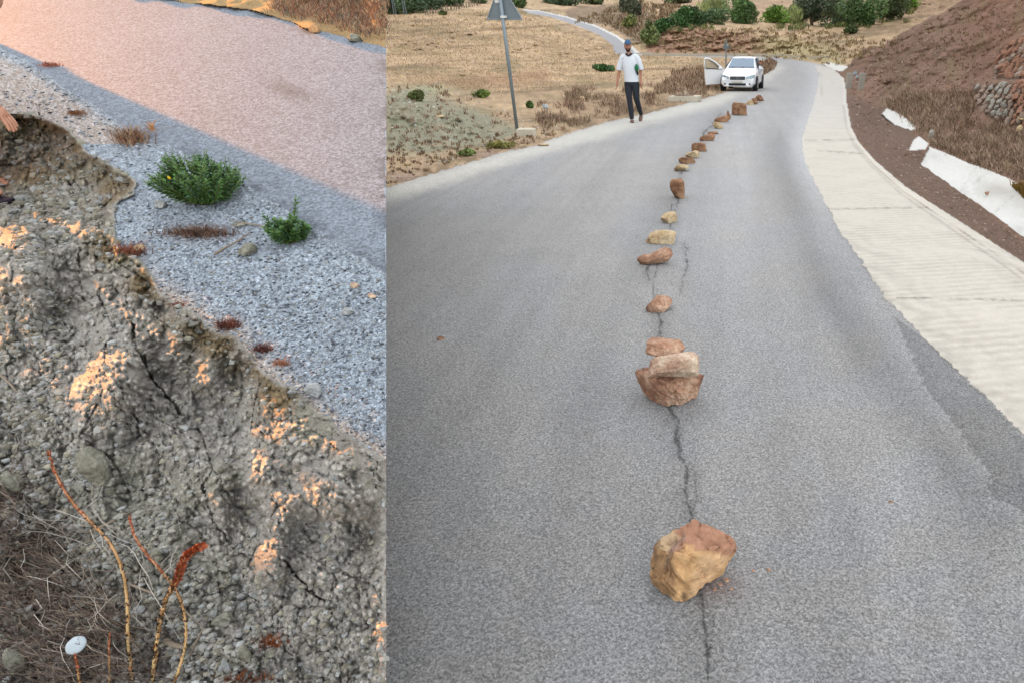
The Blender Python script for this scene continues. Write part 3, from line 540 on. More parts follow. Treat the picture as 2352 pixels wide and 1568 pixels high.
# unseen high ground behind the near bank, added to keep sun off the road
def hill():
    q = np.concatenate([np.linspace(4.0, 30, 90), np.geomspace(31, 700, 90)]); s = np.concatenate([np.linspace(0, 30, 60), np.geomspace(31, 700, 70)])
    QQ, SS = np.meshgrid(q, s)
    # start on the line hidden by the near bank
    # point = a*(-HEAD) + q*perp ; perp = (-HEAD[1], HEAD[0])
    pr = np.array([-HEAD[1], HEAD[0]]); k = 0.60
    # boundary x = -k*y - 1.5
    # x = q*pr0 - a*H0 ; y = q*pr1 - a*H1
    a0 = (1.8 + QQ * (pr[0] + k * pr[1])) / (HEAD[0] + k * HEAD[1]); a0 = np.maximum(a0, 7.0)
    a = a0 + SS; x = QQ * pr[0] - a * HEAD[0]; y = QQ * pr[1] - a * HEAD[1]
    z = -0.3 + np.minimum(SS * (0.9 + 0 * QQ), 230 + 10 * fbm(x / 60, y / 60, 3, 9)) + 0.5 * fbm(x / 3, y / 3, 4, 8) * sstep(0, 6, SS)
    z = z * sstep(3.9, 4.6, QQ + .3) - .3
    V = np.stack([x, y, z], -1); tag(mesh('hills', V.reshape(-1, 3), grid_faces(*V.shape[:2]).reshape(-1, 4), M['far_earth'], col=(ccol(A(176, 155, 125)) * (1 + .1 * fbm(x / 5, y / 5, 3, 3)[..., None]) * np.ones(3)).reshape(-1, 3)), kind='structure')
hill()
def sun_blocker():       # unseen ridge added off left, shaped to shade the gravel shoulder and slope foot
    q = np.linspace(-2.5, 3.2, 230); t = np.linspace(0, 1, 26); QQ, TT = np.meshgrid(q, t)
    top = 2.65 * sstep(1.07, 1.15, QQ) * (1 - sstep(1.72, 1.84, QQ)) + 2.0 * (1 - sstep(.53, .61, QQ)) + (1.15 + .45 * fbm(QQ * 11, QQ * 0 + 4, 3, 16)) * sstep(.53, .61, QQ) * (1 - sstep(1.07, 1.15, QQ))
    top = top + 0.05 * fbm(QQ * 6, QQ * 0, 3, 6) * (QQ < 1.8)
    a = 7.1 + TT * 1.6; prof = 1 - np.abs(TT * 2 - 1) ** 1.6; z = 0.6 + (top - 0.6) * prof + 0.05 * fbm(QQ * 5, TT * 6, 3, 4) * (prof < .95) * (prof > .1)
    x = -QQ * HEAD[1] - a * HEAD[0]; y = QQ * HEAD[0] - a * HEAD[1]
    V = np.stack([x, y, z], -1); tag(mesh('sun_blocker', V.reshape(-1, 3), grid_faces(*V.shape[:2]).reshape(-1, 4), M['clay'], col=(ccol(A(150, 138, 118)) * np.ones(V.shape)).reshape(-1, 3)), kind='structure')
sun_blocker()
gm = MB().poly([(-1500, -1500, -6), (1500, -1500, -6), (1500, 1500, -6), (-1500, 1500, -6)]).build('ground', None); gm.data.materials.append(mat('dry_ground', A(176, 155, 125), 0.95, n1=.5, amt=.2)); tag(gm, kind='structure')
b = RP[-1]; V = np.stack([b, np.stack([b[:, 0] * 6, np.full(len(b), -12.0), np.full(len(b), -0.02)], -1)]); tag(mesh('road', V.reshape(-1, 3), grid_faces(2, len(b)).reshape(-1, 4), M['asphalt'], col=(ccol(A(163, 164, 168)) * np.ones(V.shape)).reshape(-1, 3)), kind='structure')
#PART2
# ================================================================= stones
GP = lambda px, py: G(px, py, 0.0)
def RSp(px, py): return RS(px, py)[0]
def ico(sub):
    bm = bmesh.new(); bmesh.ops.create_icosphere(bm, subdivisions=sub, radius=1); V = np.array([v.co[:] for v in bm.verts]); Fc = np.array([[v.index for v in f.verts] for f in bm.faces]); bm.free(); return V, Fc
ICO1, ICO3, ICO4, ICO2 = ico(1), ico(3), ico(4), ico(2)
def stone_shape(seed, ic, cuts=14, rough=.03, box=.0):
    r = np.random.default_rng(seed); V, Fc = ic[0].copy(), ic[1]
    if box: V = np.sign(V) * np.abs(V) ** (1 - box); V /= np.abs(V).max()
    for k in range(cuts):
        n = r.normal(size=3); n /= np.linalg.norm(n); dd = r.uniform(.5, .85); pr = V @ n; m = pr > dd; V[m] -= np.outer((pr[m] - dd) * .95, n)
    V[:, 2] = np.maximum(V[:, 2], -.55)
    V = V + rough * 2.2 * np.stack([fbm(V[:, 0] * 2 + seed, V[:, 1] * 2 + V[:, 2] * 1.7, 3, k) for k in (1, 2, 3)], -1) + rough * np.stack([fbm(V[:, 0] * 6 + V[:, 2] * 4, V[:, 1] * 6, 3, k + 5) for k in (1, 2, 3)], -1)
    return V, Fc
def fit(V, bbox, surf, ratio=.8, iters=26, minz=.15):
    x0, x1, y0, y1 = bbox; W, Hh = x1 - x0, y1 - y0; V = V - (V.max(0) + V.min(0)) / 2; V = V / (np.ptp(V[:, 0]) / 2)
    cx = (x0 + x1) / 2; pb = y1; p0 = surf(cx, pb); D0 = float(proj(p0)[1]); sx = W / 1450 * D0 / 2; rz = .6; ry = ratio
    for _ in range(iters):
        Q_ = V * np.array([sx, sx * ry, sx * rz]); base = np.asarray(surf(cx, pb), float); Q_[:, 2] -= Q_[:, 2].min(); Q_ = Q_ + base - np.array([0, 0, 0.06 * sx])
        pp = proj(Q_)[0]; w_, h_ = np.ptp(pp[:, 0]), np.ptp(pp[:, 1]); sx *= (W / w_) ** .8; f = (Hh / h_) ** .9; rz = rz * f
        if rz < minz: rz = minz; ry *= max(f, .8)
        cx += ((x0 + x1) / 2 - (pp[:, 0].max() + pp[:, 0].min()) / 2) * .8; pb += (y1 - pp[:, 1].max()) * .7
    return Q_
def local(o_, V):   # put the origin at the base of the stone
    c = (V.max(0) + V.min(0)) / 2; c[2] = V[:, 2].min(); return V - c, c
def rock(bbox, seed, m, label, cat='rock', surf=GP, ratio=.8, cuts=14, rough=.045, ic=ICO3, yaw=0, box=.25, group='stones lined up along the crack in the road', name='rock', tilt=0, warp=None, sharp=True):
    V, Fc = stone_shape(seed, ic, cuts, rough, box)
    if warp: V = warp(V)
    V = V * np.array([1, ratio, .7]); c, s_ = math.cos(yaw), math.sin(yaw); V = V @ np.array([[c, s_, 0], [-s_, c, 0], [0, 0, 1]])
    if tilt: c, s_ = math.cos(tilt), math.sin(tilt); V = V @ np.array([[c, 0, s_], [0, 1, 0], [-s_, 0, c]])
    V = fit(V, bbox, surf, 1.0); V, c = local(None, V)
    o = mesh(name, V, Fc, M[m], smooth=not sharp); o.location = c
    return tag(o, label, cat, group)
def hullrock(pts, seed, m, label, rough=.006, subd=4, name='rock', group='stones lined up along the crack in the road', z0=0.0):
    bm = bmesh.new()
    for (px, py, h) in pts: bm.verts.new([float(q) for q in G(px, py, z0 + h)])
    r = bmesh.ops.convex_hull(bm, input=list(bm.verts)); bmesh.ops.delete(bm, geom=list({g for g in r['geom_interior'] + r['geom_unused'] if isinstance(g, bmesh.types.BMVert)}), context='VERTS')
    bmesh.ops.triangulate(bm, faces=bm.faces[:])
    for _ in range(subd): bmesh.ops.subdivide_edges(bm, edges=[e for e in bm.edges if e.calc_length() > .008], cuts=1, use_grid_fill=True); bmesh.ops.triangulate(bm, faces=bm.faces[:])
    for _ in range(3): bmesh.ops.smooth_vert(bm, verts=bm.verts[:], factor=.4, use_axis_x=True, use_axis_y=True, use_axis_z=True)
    bm.normal_update(); co = np.array([v.co[:] for v in bm.verts]); no = np.array([v.normal[:] for v in bm.verts])
    dsp = rough * 1.6 * fbm(co[:, 0] * 14 + co[:, 2] * 9 + seed, co[:, 1] * 14 - co[:, 2] * 7, 3, seed) + rough * .8 * fbm(co[:, 0] * 60 + co[:, 2] * 40, co[:, 1] * 60, 3, seed + 3)
    k1, k2, _ = worley(co[:, 0] * 16 + co[:, 2] * 12, co[:, 1] * 16 - co[:, 2] * 8, seed); dsp -= rough * .9 * np.exp(-((k2 - k1) / .08) ** 2)
    co = co + no * dsp[:, None]; Fc = np.array([[v.index for v in f.verts] for f in bm.faces]); bm.verts.index_update(); bm.free()
    colv = None
    if m == 'hero':
        pp, _ = proj(co); X, Y = pp[:, 0] + 7 * fbm(pp[:, 0] / 14, pp[:, 1] / 14, 3, 2), pp[:, 1] + 7 * fbm(pp[:, 0] / 14 + 9, pp[:, 1] / 14, 3, 4)
        n_ = fbm(pp[:, 0] / 22, pp[:, 1] / 22, 4, 7)[:, None]; colv = A(216, 172, 124) * (1 + .3 * n_)
        def put(poly, c, k=1.0):
            global colv_
            w_ = sstep(5, -5, sdf(X, Y, poly))[:, None] * k; return w_, np.array(c)
        for poly, c, k in [([(1545, 1215), (1596, 1185), (1640, 1200), (1702, 1236), (1702, 1262), (1668, 1278), (1640, 1262), (1606, 1262), (1580, 1244), (1556, 1262), (1530, 1280)], A(182, 134, 110), .95),
                           ([(1606, 1275), (1640, 1262), (1674, 1280), (1640, 1330), (1600, 1372), (1580, 1390), (1590, 1330)], A(226, 184, 142), .9), ([(1488, 1340), (1496, 1280), (1520, 1270), (1545, 1290), (1556, 1330), (1548, 1368), (1500, 1345)], A(150, 116, 84), .85),
                           ([(1515, 1225), (1545, 1214), (1560, 1225), (1530, 1262), (1515, 1262)], A(224, 196, 160), .8), ([(1498, 1240), (1514, 1232), (1514, 1275), (1500, 1285)], A(120, 92, 72), .9), ([(1566, 1362), (1578, 1356), (1580, 1372), (1568, 1376)], A(110, 90, 70), .9), ([(1538, 1240), (1570, 1222), (1575, 1236), (1548, 1262), (1530, 1300), (1518, 1300)], A(150, 130, 118), .6)]:
            w_, c = put(poly, c, k); colv = colv * (1 - w_) + c * (1 + .25 * n_) * w_
        cre = np.exp(-(dline(X, Y, [(1560, 1222), (1532, 1250), (1518, 1285), (1540, 1330)]) / 7) ** 2); co = co - no * (cre * .014)[:, None]
    V, c = local(None, co); o = mesh(name, V, Fc, M[m], smooth=True, col=colv); o.location = c
    try: o.data.set_sharp_from_angle(angle=math.radians(24))
    except Exception: pass
    return tag(o, label, 'rock', group)
hullrock([(1578, 1385, 0), (1546, 1373, 0), (1530, 1362, .0), (1493, 1334, .02), (1500, 1285, .07), (1508, 1240, .12), (1520, 1228, .13), (1560, 1222, .15), (1596, 1192, .185), (1640, 1207, .17), (1690, 1238, .13), (1698, 1258, .10), (1672, 1297, .03), (1640, 1322, .01), (1600, 1366, .0),
          (1548, 1262, .17), (1590, 1275, .155), (1655, 1265, .12), (1530, 1330, .08)], 3, 'hero', 'big angular ochre and rust boulder nearest the camera, with red crumbs beside it', rough=.010)
hullrock([(1535, 935, 0), (1500, 922, 0), (1570, 930, 0), (1600, 912, 0), (1470, 888, .03), (1480, 905, .01), (1462, 862, .10), (1459, 848, .12), (1475, 842, .13), (1495, 868, .16), (1612, 882, .07), (1620, 858, .13), (1606, 850, .14), (1560, 868, .17), (1530, 872, .17), (1480, 900, .04), (1605, 895, .04)], 5, 'rock_red', 'broad bowl shaped red-brown stone at the bottom of the three stone pile', rough=.010)
def stk(bbox, seed, m, label, z, **k): return rock(bbox, seed, m, label, surf=lambda px, py: G(px, py, z), **k)
stk((1487, 1606, 806, 868), 21, 'rock_tan', 'square-edged pale topped slab in the middle of the three stone pile', .16, ratio=.5, box=.62, cuts=4, ic=ICO4, tilt=.05)
stk((1483, 1574, 773, 821), 28, 'rock_red', 'tilted oval stone on top of the three stone pile', .235, ratio=.6, box=.1, cuts=6, ic=ICO4, tilt=-.22)
def bone(V):
    V = V.copy(); k = np.exp(-((V[:, 0] + .05) / .38) ** 2); V[:, 2] *= 1 - .45 * k; V[:, 1] *= 1 - .2 * k; V[:, 2] += .22 * V[:, 0] - .1 * k; return V
rock((1483, 1544, 677, 718), 33, 'rock_red', 'small wedge shaped reddish stone just beyond the pile of three', ratio=.7, cuts=9, box=.1)
rock((1462, 1546, 567, 609), 35, 'rock_red', 'bone shaped stone with a narrow waist, two beyond the pile of three', ratio=.4, box=.2, warp=bone, rough=.05)
rock((1481, 1553, 527, 561), 39, 'rock_pale', 'long pale loaf shaped stone behind the bone shaped one', ratio=.42, box=.45, cuts=6, rough=.05)
rock((1517, 1555, 485, 514), 41, 'rock_pale', 'small blocky tan stone between the pale loaf and the tall brown block', ratio=.8, cuts=10, box=.35)
rock((1538, 1573, 409, 456), 43, 'rock_brown', 'tall upright dark brown block with a rounded top', ratio=.8, cuts=4, box=.6)
rock((1547, 1582, 376, 393), 45, 'rock_pale', 'flat yellowish stone just beyond the tall brown block')
rock((1558, 1598, 360, 377), 47, 'rock_brown', 'low brown stone right behind the flat yellowish one', ratio=.5, box=.4)
rock((1573, 1607, 345, 363), 49, 'rock_pale', 'chunky tan stone resting against the low brown one', ratio=.7)
rock((1588, 1624, 327, 348), 51, 'rock_brown', 'red-brown brick shaped stone, nearest of the two long ones midway', ratio=.45, box=.55, cuts=5)
rock((1607, 1643, 307, 324), 53, 'rock_brown', 'long slanting brown stone beyond the red-brown brick shaped one', ratio=.4, box=.55, cuts=5, tilt=.08)
rock((1625, 1651, 301, 309), 55, 'rock_brown', 'thin flat sliver of brown stone behind the slanting one', ratio=.5, box=.4)
rock((1637, 1661, 279, 296), 57, 'rock_pale', 'small tan stone with a light top, before the long low brown one', ratio=.8)
rock((1640, 1676, 264, 282), 59, 'rock_brown', 'long low brown stone beside the small upright one', ratio=.45, box=.5, cuts=5)
rock((1667, 1679, 253, 274), 61, 'rock_brown', 'small upright pointed stone at the end of the long low brown one', ratio=.8)
rock((1680, 1716, 234, 266), 63, 'rock_brown', 'large square brown block, biggest of the far stones before the car', ratio=.8, box=.6, cuts=4, tilt=-.05)
rock((1712, 1732, 229, 241), 65, 'rock_pale', 'pale flat stone behind the large square block')
rock((1724, 1742, 225, 239), 67, 'rock_brown', 'small grey-brown stone between the pale flat one and the last one')
rock((1734, 1756, 217, 233), 69, 'rock_brown', 'farthest stone of the line, lumpy and brown, close to the car')
for i, (x, y, r_) in enumerate([(1730, 1308, 4), (1766, 1307, 5), (1668, 1330, 7), (1655, 1340, 5), (1680, 1350, 4), (1642, 1352, 5)]):
    rock((x - r_, x + r_, y - r_ * .8, y + r_ * .7), 80 + i, 'rock_red', ['tiny red chip on the asphalt, nearer of two right of the boulder', 'tiny red chip on the asphalt, farthest right of the boulder', 'largest rusty crumb at the right foot of the boulder', 'rusty crumb touching the foot of the boulder', 'small rusty crumb below the largest one', 'lowest rusty crumb under the boulder'][i], 'stone chip', group='red crumbs around the big boulder', name='stone_chip', ic=ICO2)
for x, y, r_, l in [(1012, 776, 9, 'small brown clod lying alone on the left lane'), (2046, 1150, 5, 'dark speck of stone on the right lane')]: rock((x - r_, x + r_, y - r_ * .5, y + r_ * .5), int(x), 'rock_brown', l, 'stone chip', group='bits lying on the asphalt', name='stone_chip', ic=ICO2)

# ---- stones on the left bank
LSf = lambda px, py: LS(px, py)
for bb, m, lab in [((546, 591, 556, 588), 'rock_grey', 'smooth round greenish grey stone below the small green plant'), ((306, 336, 560, 577), 'rock_pale', 'pale peach stone by the reddish tuft on the lip of the collapse'),
                   ((352, 386, 459, 478), 'palestone', 'whitish stone on the gravel below the big green plant'), ((530, 572, 508, 520), 'rock_grey', 'flat light stone between the two green plants'),
                   ((172, 262, 1022, 1118), 'rock_grey', 'large rounded clay boulder above the curved orange stalk'), ((262, 320, 398, 420), 'palestone', 'white flat stone at the edge of the recess'),
                   ((698, 738, 876, 912), 'palestone', 'bluish white stone on the lip above the orange lit face'), ((784, 814, 706, 724), 'palestone', 'pale stone alone on the lower gravel'),
                   ((804, 826, 648, 662), 'rock_tan', 'peach stone at the asphalt edge near the right cut of the bank'), ((844, 866, 672, 685), 'rock_tan', 'second peach stone at the asphalt edge, lower and further right'),
                   ((708, 736, 58, 76), 'rock_ochre', 'orange lit stone on the far verge of the upper road'), ((798, 834, 76, 96), 'rock_grey', 'grey stone on the far verge, right of the orange lit one'),
                   ((0, 62, 1078, 1128), 'rock_grey', 'greenish clay lump at the left edge above the dead grass'), ((170, 238, 1360, 1392), 'rock_grey', 'low clay lump amid the dead grass'),
                   ((4, 70, 1486, 1552), 'rock_grey', 'bluish pale rock in the bottom left corner'), ((545, 578, 1478, 1520), 'rock_grey', 'greyish block near the bottom, right of the stalks'),
                   ((108, 122, 906, 920), 'palestone', 'tiny white stone on the left rubble'), ((508, 530, 1510, 1545), 'palestone', 'pale pebble between the stalks and the lower crack'), ((300, 334, 1388, 1412), 'palestone', 'whitish pebble between the two left stalks'),
                   ((484, 540, 1400, 1440), 'rock_grey', 'rounded clod left of the lower crack'), ((608, 640, 1480, 1510), 'rock_grey', 'grey clod low on the slope under the crack')]:
    rock(bb, int(bb[0] + bb[2]), m, lab, 'stone', surf=LSf, ratio=.85, cuts=7, box=.05, group='loose stones on the collapsed verge', name='stone', rough=.085, sharp=False, ic=ICO4)
V_ = ICO3[0] * np.array([.025, .022, .006]) * (1 + .06 * fbm(ICO3[0][:, 0] * 2, ICO3[0][:, 1] * 2, 3, 4))[:, None]; sh_ = mesh('shell', V_, ICO3[1], M['shell']); sh_.location = Vector(LS(200, 1522, .07).tolist()); sh_.rotation_euler = (.75, -.25, .4); tag(sh_, 'round flat white shell lying in the dead grass', 'shell')

# ---- loose gravel
def scatter(name, label_kind, n, region, surfv, rmin, rmax, cols, m, seed, flat=.65, ic=None, sink=.3):
    ic = ic or ICO1; r = np.random.default_rng(seed); px, py = region(r, n); Pp, Dd = surfv(px, py); k = len(px)
    size = (rmin + (rmax - rmin) * r.random(k) ** 3.2) * Dd / 1450; V0, F0 = ic
    a = r.random(k) * 2 * PI; sc = np.stack([r.uniform(.75, 1.25, k), r.uniform(.75, 1.25, k), r.uniform(.5, .95, k) * flat / .65 * .8], -1)
    jit = 1 + .22 * r.standard_normal((k, len(V0), 1)); V = V0[None] * jit * sc[:, None] * size[:, None, None]
    ca_, sa = np.cos(a)[:, None], np.sin(a)[:, None]; X = V[..., 0] * ca_ - V[..., 1] * sa; Y = V[..., 0] * sa + V[..., 1] * ca_; V = np.stack([X, Y, V[..., 2]], -1) + Pp[:, None]; V[..., 2] += (size * sc[:, 2] * (1 - 2 * sink) * .5)[:, None]
    Fc = (F0[None] + (np.arange(k) * len(V0))[:, None, None]).reshape(-1, 3); cc = np.array(cols)[r.integers(0, len(cols), k)] * r.uniform(.7, 1.3, (k, 1)); cc = np.repeat(cc, len(V0), 0)
    o = mesh(name, V.reshape(-1, 3), Fc, m, col=cc, smooth=False); return tag(o, kind='stuff')
def LSv(px, py): D = Ldepth(px, py, Lhat(px, py)); return P(px, py, D), D
def reg(poly, extra=None):
    xs = [p[0] for p in poly]; ys = [p[1] for p in poly]
    def f(r, n):
        px = r.uniform(min(xs), max(xs), n * 2); py = r.uniform(min(ys), max(ys), n * 2); k = pip(px, py, poly)
        if extra is not None: k &= r.random(len(px)) < extra(px, py)
        return px[k][:n], py[k][:n]
    return f
SHP = [p for p in LIP if p[0] >= 0] + [(884, 1052), (884, 640)] + [p for p in EDGE if 0 <= p[0] < 887][::-1]
gcol = [.9 * q for q in (A(150, 160, 174), A(172, 182, 194), A(112, 118, 128), A(190, 200, 212), A(160, 160, 156), A(90, 94, 102))]
o = scatter('gravel', None, 26000, reg(SHP, lambda x, y: .25 + .75 * sstep(300, 800, y)), LSv, 1.0, 4.4, gcol, M['pebble'], 11); tag(o, 'loose blue-grey gravel scattered over the shoulder by the broken edge', 'gravel')
ccols = [1.4 * A(138, 136, 130), 1.3 * A(146, 145, 142), 1.4 * A(124, 121, 114), 1.3 * A(140, 138, 130), 1.4 * A(134, 130, 116), 1.1 * A(160, 162, 160), 1.3 * A(118, 114, 102)]
SLP = [p for p in LIP if p[0] >= -10] + [(884, 1052), (884, 1600), (-10, 1600)]
dens = lambda x, y: np.clip(.16 + .8 * np.exp(-(dline(x, y, [(60, 520), (40, 700), (60, 900), (160, 1150), (330, 1300), (470, 1400), (520, 1560)]) / 110) ** 2) + .5 * np.exp(-(dline(x, y, [(120, 400), (200, 520)]) / 60) ** 2) + .3 * (y > 1380), 0, 1) * (fbm(x / 60, y / 60, 3, 5) > -.25)
o = scatter('rubble', None, 26000, reg(SLP, dens), LSv, 1.2, 9.5, ccols, M['pebble'], 12, flat=.9, sink=.55); tag(o, 'crumbled clay lumps and pebbles lying on the collapsed slope', 'rubble')
# right side
vcol = [A(170, 160, 140), A(190, 185, 172), A(150, 140, 120), A(160, 120, 100), A(205, 200, 188)]
o = scatter('rubble', None, 2600, reg([(888, 195), (1000, 190), (1250, 290), (1400, 262), (1610, 215), (1400, 270), (1226, 328), (1069, 362), (888, 425)]), RSv, .7, 3.6, vcol, M['pebble'], 13); tag(o, 'small stones strewn over the grey-green spoil heap and left verge', 'rubble')
bcol = [A(150, 118, 98), A(120, 92, 76), A(165, 138, 118), A(185, 165, 150)]
o = scatter('rubble', None, 5200, reg([(2000, 110), (2190, 15), (2352, 0), (2352, 590), (2080, 420), (1965, 300), (1950, 200)], lambda x, y: (sdf(x, y, lining) > 3) & (sdf(x, y, [(2020, 262), (2034, 244), (2100, 280), (2136, 326), (2126, 345), (2088, 345), (2050, 290)]) > 3)), RSv, .7, 3.4, bcol, M['pebble'], 14); tag(o, 'brown clods rolled down the cut hillside on the right', 'rubble')
def splat(bb, m, lab, surf=RSp, name='stone', cat='stone', **k): return rock(bb, int(bb[0] * 3 + bb[2]), m, lab, cat, surf=surf, group='pale stones lying beside the road', name=name, ic=ICO2, **k)
for bb, m, lab in [((2182, 2192, 247, 254), 'shell', 'small white stone on the mud above the ditch'), ((2333, 2352, 285, 300), 'rock_pale', 'light stone on the brushy bank under the stone wall'), ((2336, 2362, 262, 276), 'rock_pale', 'pale lump beside the foot of the stone wall'),
                   ((1958, 1968, 160, 173), 'shell', 'upright white stone behind the two marker posts'), ((1966, 1974, 172, 180), 'shell', 'little white stone between the marker posts'), ((2132, 2146, 296, 320), 'rock_wallgrey', 'grey upright stone just above the broken ditch lining'),
                   ((1327, 1343, 221, 231), 'rock_pale', 'yellowish stone alone in the dry field behind the walking man'), ((1244, 1258, 240, 252), 'shell', 'white stone in the rubble right of the sign pole'), ((926, 944, 372, 382), 'rock_pale', 'white stone at the foot of the spoil heap'),
                   ((998, 1020, 262, 268), 'rock_pale', 'small pale stone half way up the spoil heap'), ((1236, 1262, 328, 334), 'rock_pale', 'flat stone on the verge below the concrete sign foot'), ((2262, 2278, 438, 446), 'rock_red', 'rusty stone on the white ditch lining')]:
    splat(bb, m, lab)

# ================================================================= dry grass and brush
def blades(name, n, region, surfv, hpx, cols, seed, wpx=.9, lean=.35, m='straw', label=None, cat=None, parent=None, kind='stuff', group=None, clump=0):
    r = np.random.default_rng(seed)
    if clump:
        cx, cy = region(r, max(n // clump, 2)); cs = r.uniform(.5, 1.2, len(cx)); i = r.integers(0, len(cx), n); px = cx[i] + r.normal(0, hpx[1] * .3, n); py = cy[i] + r.normal(0, hpx[1] * .12, n); cm = cs[i]; cmul = r.uniform(.75, 1.25, len(cx))[i]
    else: px, py = region(r, n); cm = 1; cmul = 1
    Pp, D = surfv(px, py); k = len(px); hh = (hpx[0] + (hpx[1] - hpx[0]) * r.random(k)) * cm * D / 1450; ww = wpx * D / 1450 * r.uniform(.6, 1.4, k)
    dx = r.normal(0, lean, k) * hh; dy = r.normal(0, lean, k) * hh; b0 = Pp.copy(); b0[:, 0] -= ww; b1 = Pp.copy(); b1[:, 0] += ww; b0[:, 2] -= hh * .04; b1[:, 2] -= hh * .04
    md = Pp + np.stack([dx * .35, dy * .35, hh * .62], -1); m0 = md.copy(); m0[:, 0] -= ww * .8; m1 = md.copy(); m1[:, 0] += ww * .8; tp = Pp + np.stack([dx, dy, hh * r.uniform(.8, 1.05, k)], -1)
    V = np.stack([b0, b1, m1, m0, tp], 1).reshape(-1, 3); i = np.arange(k)[:, None] * 5; Fc = np.concatenate([np.concatenate([i, i + 1, i + 2], 1), np.concatenate([i, i + 2, i + 3], 1), np.concatenate([i + 3, i + 2, i + 4], 1)])
    cc = np.array(cols)[r.integers(0, len(cols), k)] * (r.uniform(.75, 1.25, k) * cmul)[:, None]; o = mesh(name, V, Fc, M[m], parent, col=np.repeat(cc, 5, 0), smooth=False)
    if label: tag(o, label, cat, group)
    if kind: tag(o, kind=kind)
    return o
dry = [A(150, 120, 90), A(176, 148, 112), A(120, 92, 70), A(140, 118, 84), A(190, 165, 128)]
dryd = [A(120, 96, 76), A(140, 116, 92), A(100, 78, 62), A(152, 130, 98), A(130, 118, 76)]
dryb = [1.35 * A(150, 122, 104), 1.35 * A(168, 144, 124), 1.2 * A(128, 102, 86), 1.4 * A(182, 160, 138), 1.2 * A(142, 128, 98), A(104, 80, 66)]
rust = [A(150, 100, 72), A(135, 92, 60), A(165, 125, 84), A(110, 78, 62)]
blades('dry_brush', 12000, reg([(1235, 240), (1330, 205), (1480, 195), (1560, 178), (1650, 168), (1655, 205), (1600, 222), (1430, 262), (1300, 292), (1240, 300)], lambda x, y: .06 + .94 * (fbm(x / 34, y / 16, 3, 9) > .0)), RSv, (2, 17), dryb, 21, label='belt of brown dry brush along the left edge of the road', cat='brush', clump=9, lean=.6, wpx=.42)
blades('dry_brush', 2200, reg([(1540, 165), (1650, 150), (1662, 200), (1600, 212), (1545, 210)]), RSv, (4, 13), dryb, 22, label='dry yellow grass left of the parked car door', cat='brush')
blades('dry_brush', 1500, reg([(1748, 148), (1768, 140), (1782, 150), (1776, 158), (1752, 172), (1742, 180)]), RSv, (5, 14), dryb, 23, label='rusty dry brush on the inside of the bend behind the car', cat='brush')
blades('dry_brush', 20000, reg([(2035, 235), (2110, 215), (2230, 215), (2240, 285), (2362, 300), (2362, 425), (2250, 378), (2136, 330), (2100, 290)], lambda x, y: .15 + .85 * (fbm(x / 30, y / 22, 3, 19) > -.05)), RSv, (5, 21), dryb, 24, label='thick dry brush on the bank between the ditch and the stone wall', cat='brush', clump=9, lean=.6, wpx=.42)
blades('dry_brush', 2600, reg([(1985, 125), (2190, 20), (2352, 0), (2362, 100), (2290, 110), (2220, 200), (2100, 215), (2020, 230), (1965, 190)]), RSv, (2, 7), [1.3 * A(150, 118, 100), A(160, 132, 108), A(115, 88, 72), A(150, 136, 96)], 25, label='sparse dry weeds on the steep brown hillside', cat='brush', clump=6)
blades('dry_brush', 9000, reg([(888, 30), (1180, 20), (1420, 120), (1700, 140), (1640, 170), (1400, 190), (1180, 215), (888, 190)]), RSv, (1.2, 3.8), [1.75 * A(186, 160, 126), 1.5 * A(160, 136, 104), 1.9 * A(186, 160, 126), 1.4 * A(160, 140, 110)], 26, label='short bleached grass over the near hill field', cat='grass', wpx=.8, clump=0)
blades('dry_brush', 5000, reg([(1520, 62), (1900, 70), (2060, 100), (1940, 150), (1700, 126), (1500, 120)]), RSv, (2, 8), [1.5 * A(150, 128, 96), 1.5 * A(132, 112, 82), 1.5 * A(160, 150, 110), A(120, 96, 76)], 27, label='weeds on the cut bank and field beyond the bend', cat='grass', wpx=.8, clump=10)
blades('dry_brush', 4500, reg([(1310, 50), (1440, 8), (1560, 10), (1560, 60), (1480, 100), (1400, 60)]), RSv, (3, 9), [1.5 * A(140, 116, 96), 1.2 * A(120, 98, 80), 1.5 * A(150, 138, 108)], 28, label='scrub on the brown slope above the far road', cat='grass', wpx=.9, clump=10)
blades('dry_brush', 2200, reg([(888, 330), (1060, 320), (1240, 290), (1400, 262), (1300, 300), (1226, 330), (1069, 358), (888, 425)]), RSv, (3, 9), dry + dryb + dryb, 29, label='orange-brown tufts along the edge of the left shoulder', cat='brush', clump=7)
blades('dry_brush', 900, reg([(888, 200), (1000, 195), (1200, 280), (1000, 330), (888, 330)]), RSv, (3, 10), dryb, 30, label='brown tufts growing on the spoil heap', cat='brush', clump=8)
blades('dry_brush', 700, reg([(2320, 425), (2362, 430), (2362, 470), (2340, 445)]), RSv, (6, 20), [A(150, 118, 60), A(130, 105, 62)], 31, label='yellowish tuft above the ditch lining at the right edge', cat='brush')
blades('scrub', 5000, reg([(1480, 70), (1600, 38), (2100, 18), (2080, 55), (1900, 70), (1700, 62), (1560, 72)], lambda x, y: (fbm(x / 30, y / 8, 3, 29) > .05) * 1.0), RSv, (3, 12), [1.7 * A(96, 112, 66), 1.5 * A(120, 128, 84), 1.6 * A(150, 138, 104), 1.3 * A(84, 96, 62)], 33, label='low green and yellow scrub between the far bushes', cat='scrub', clump=14, wpx=.8, lean=.6)
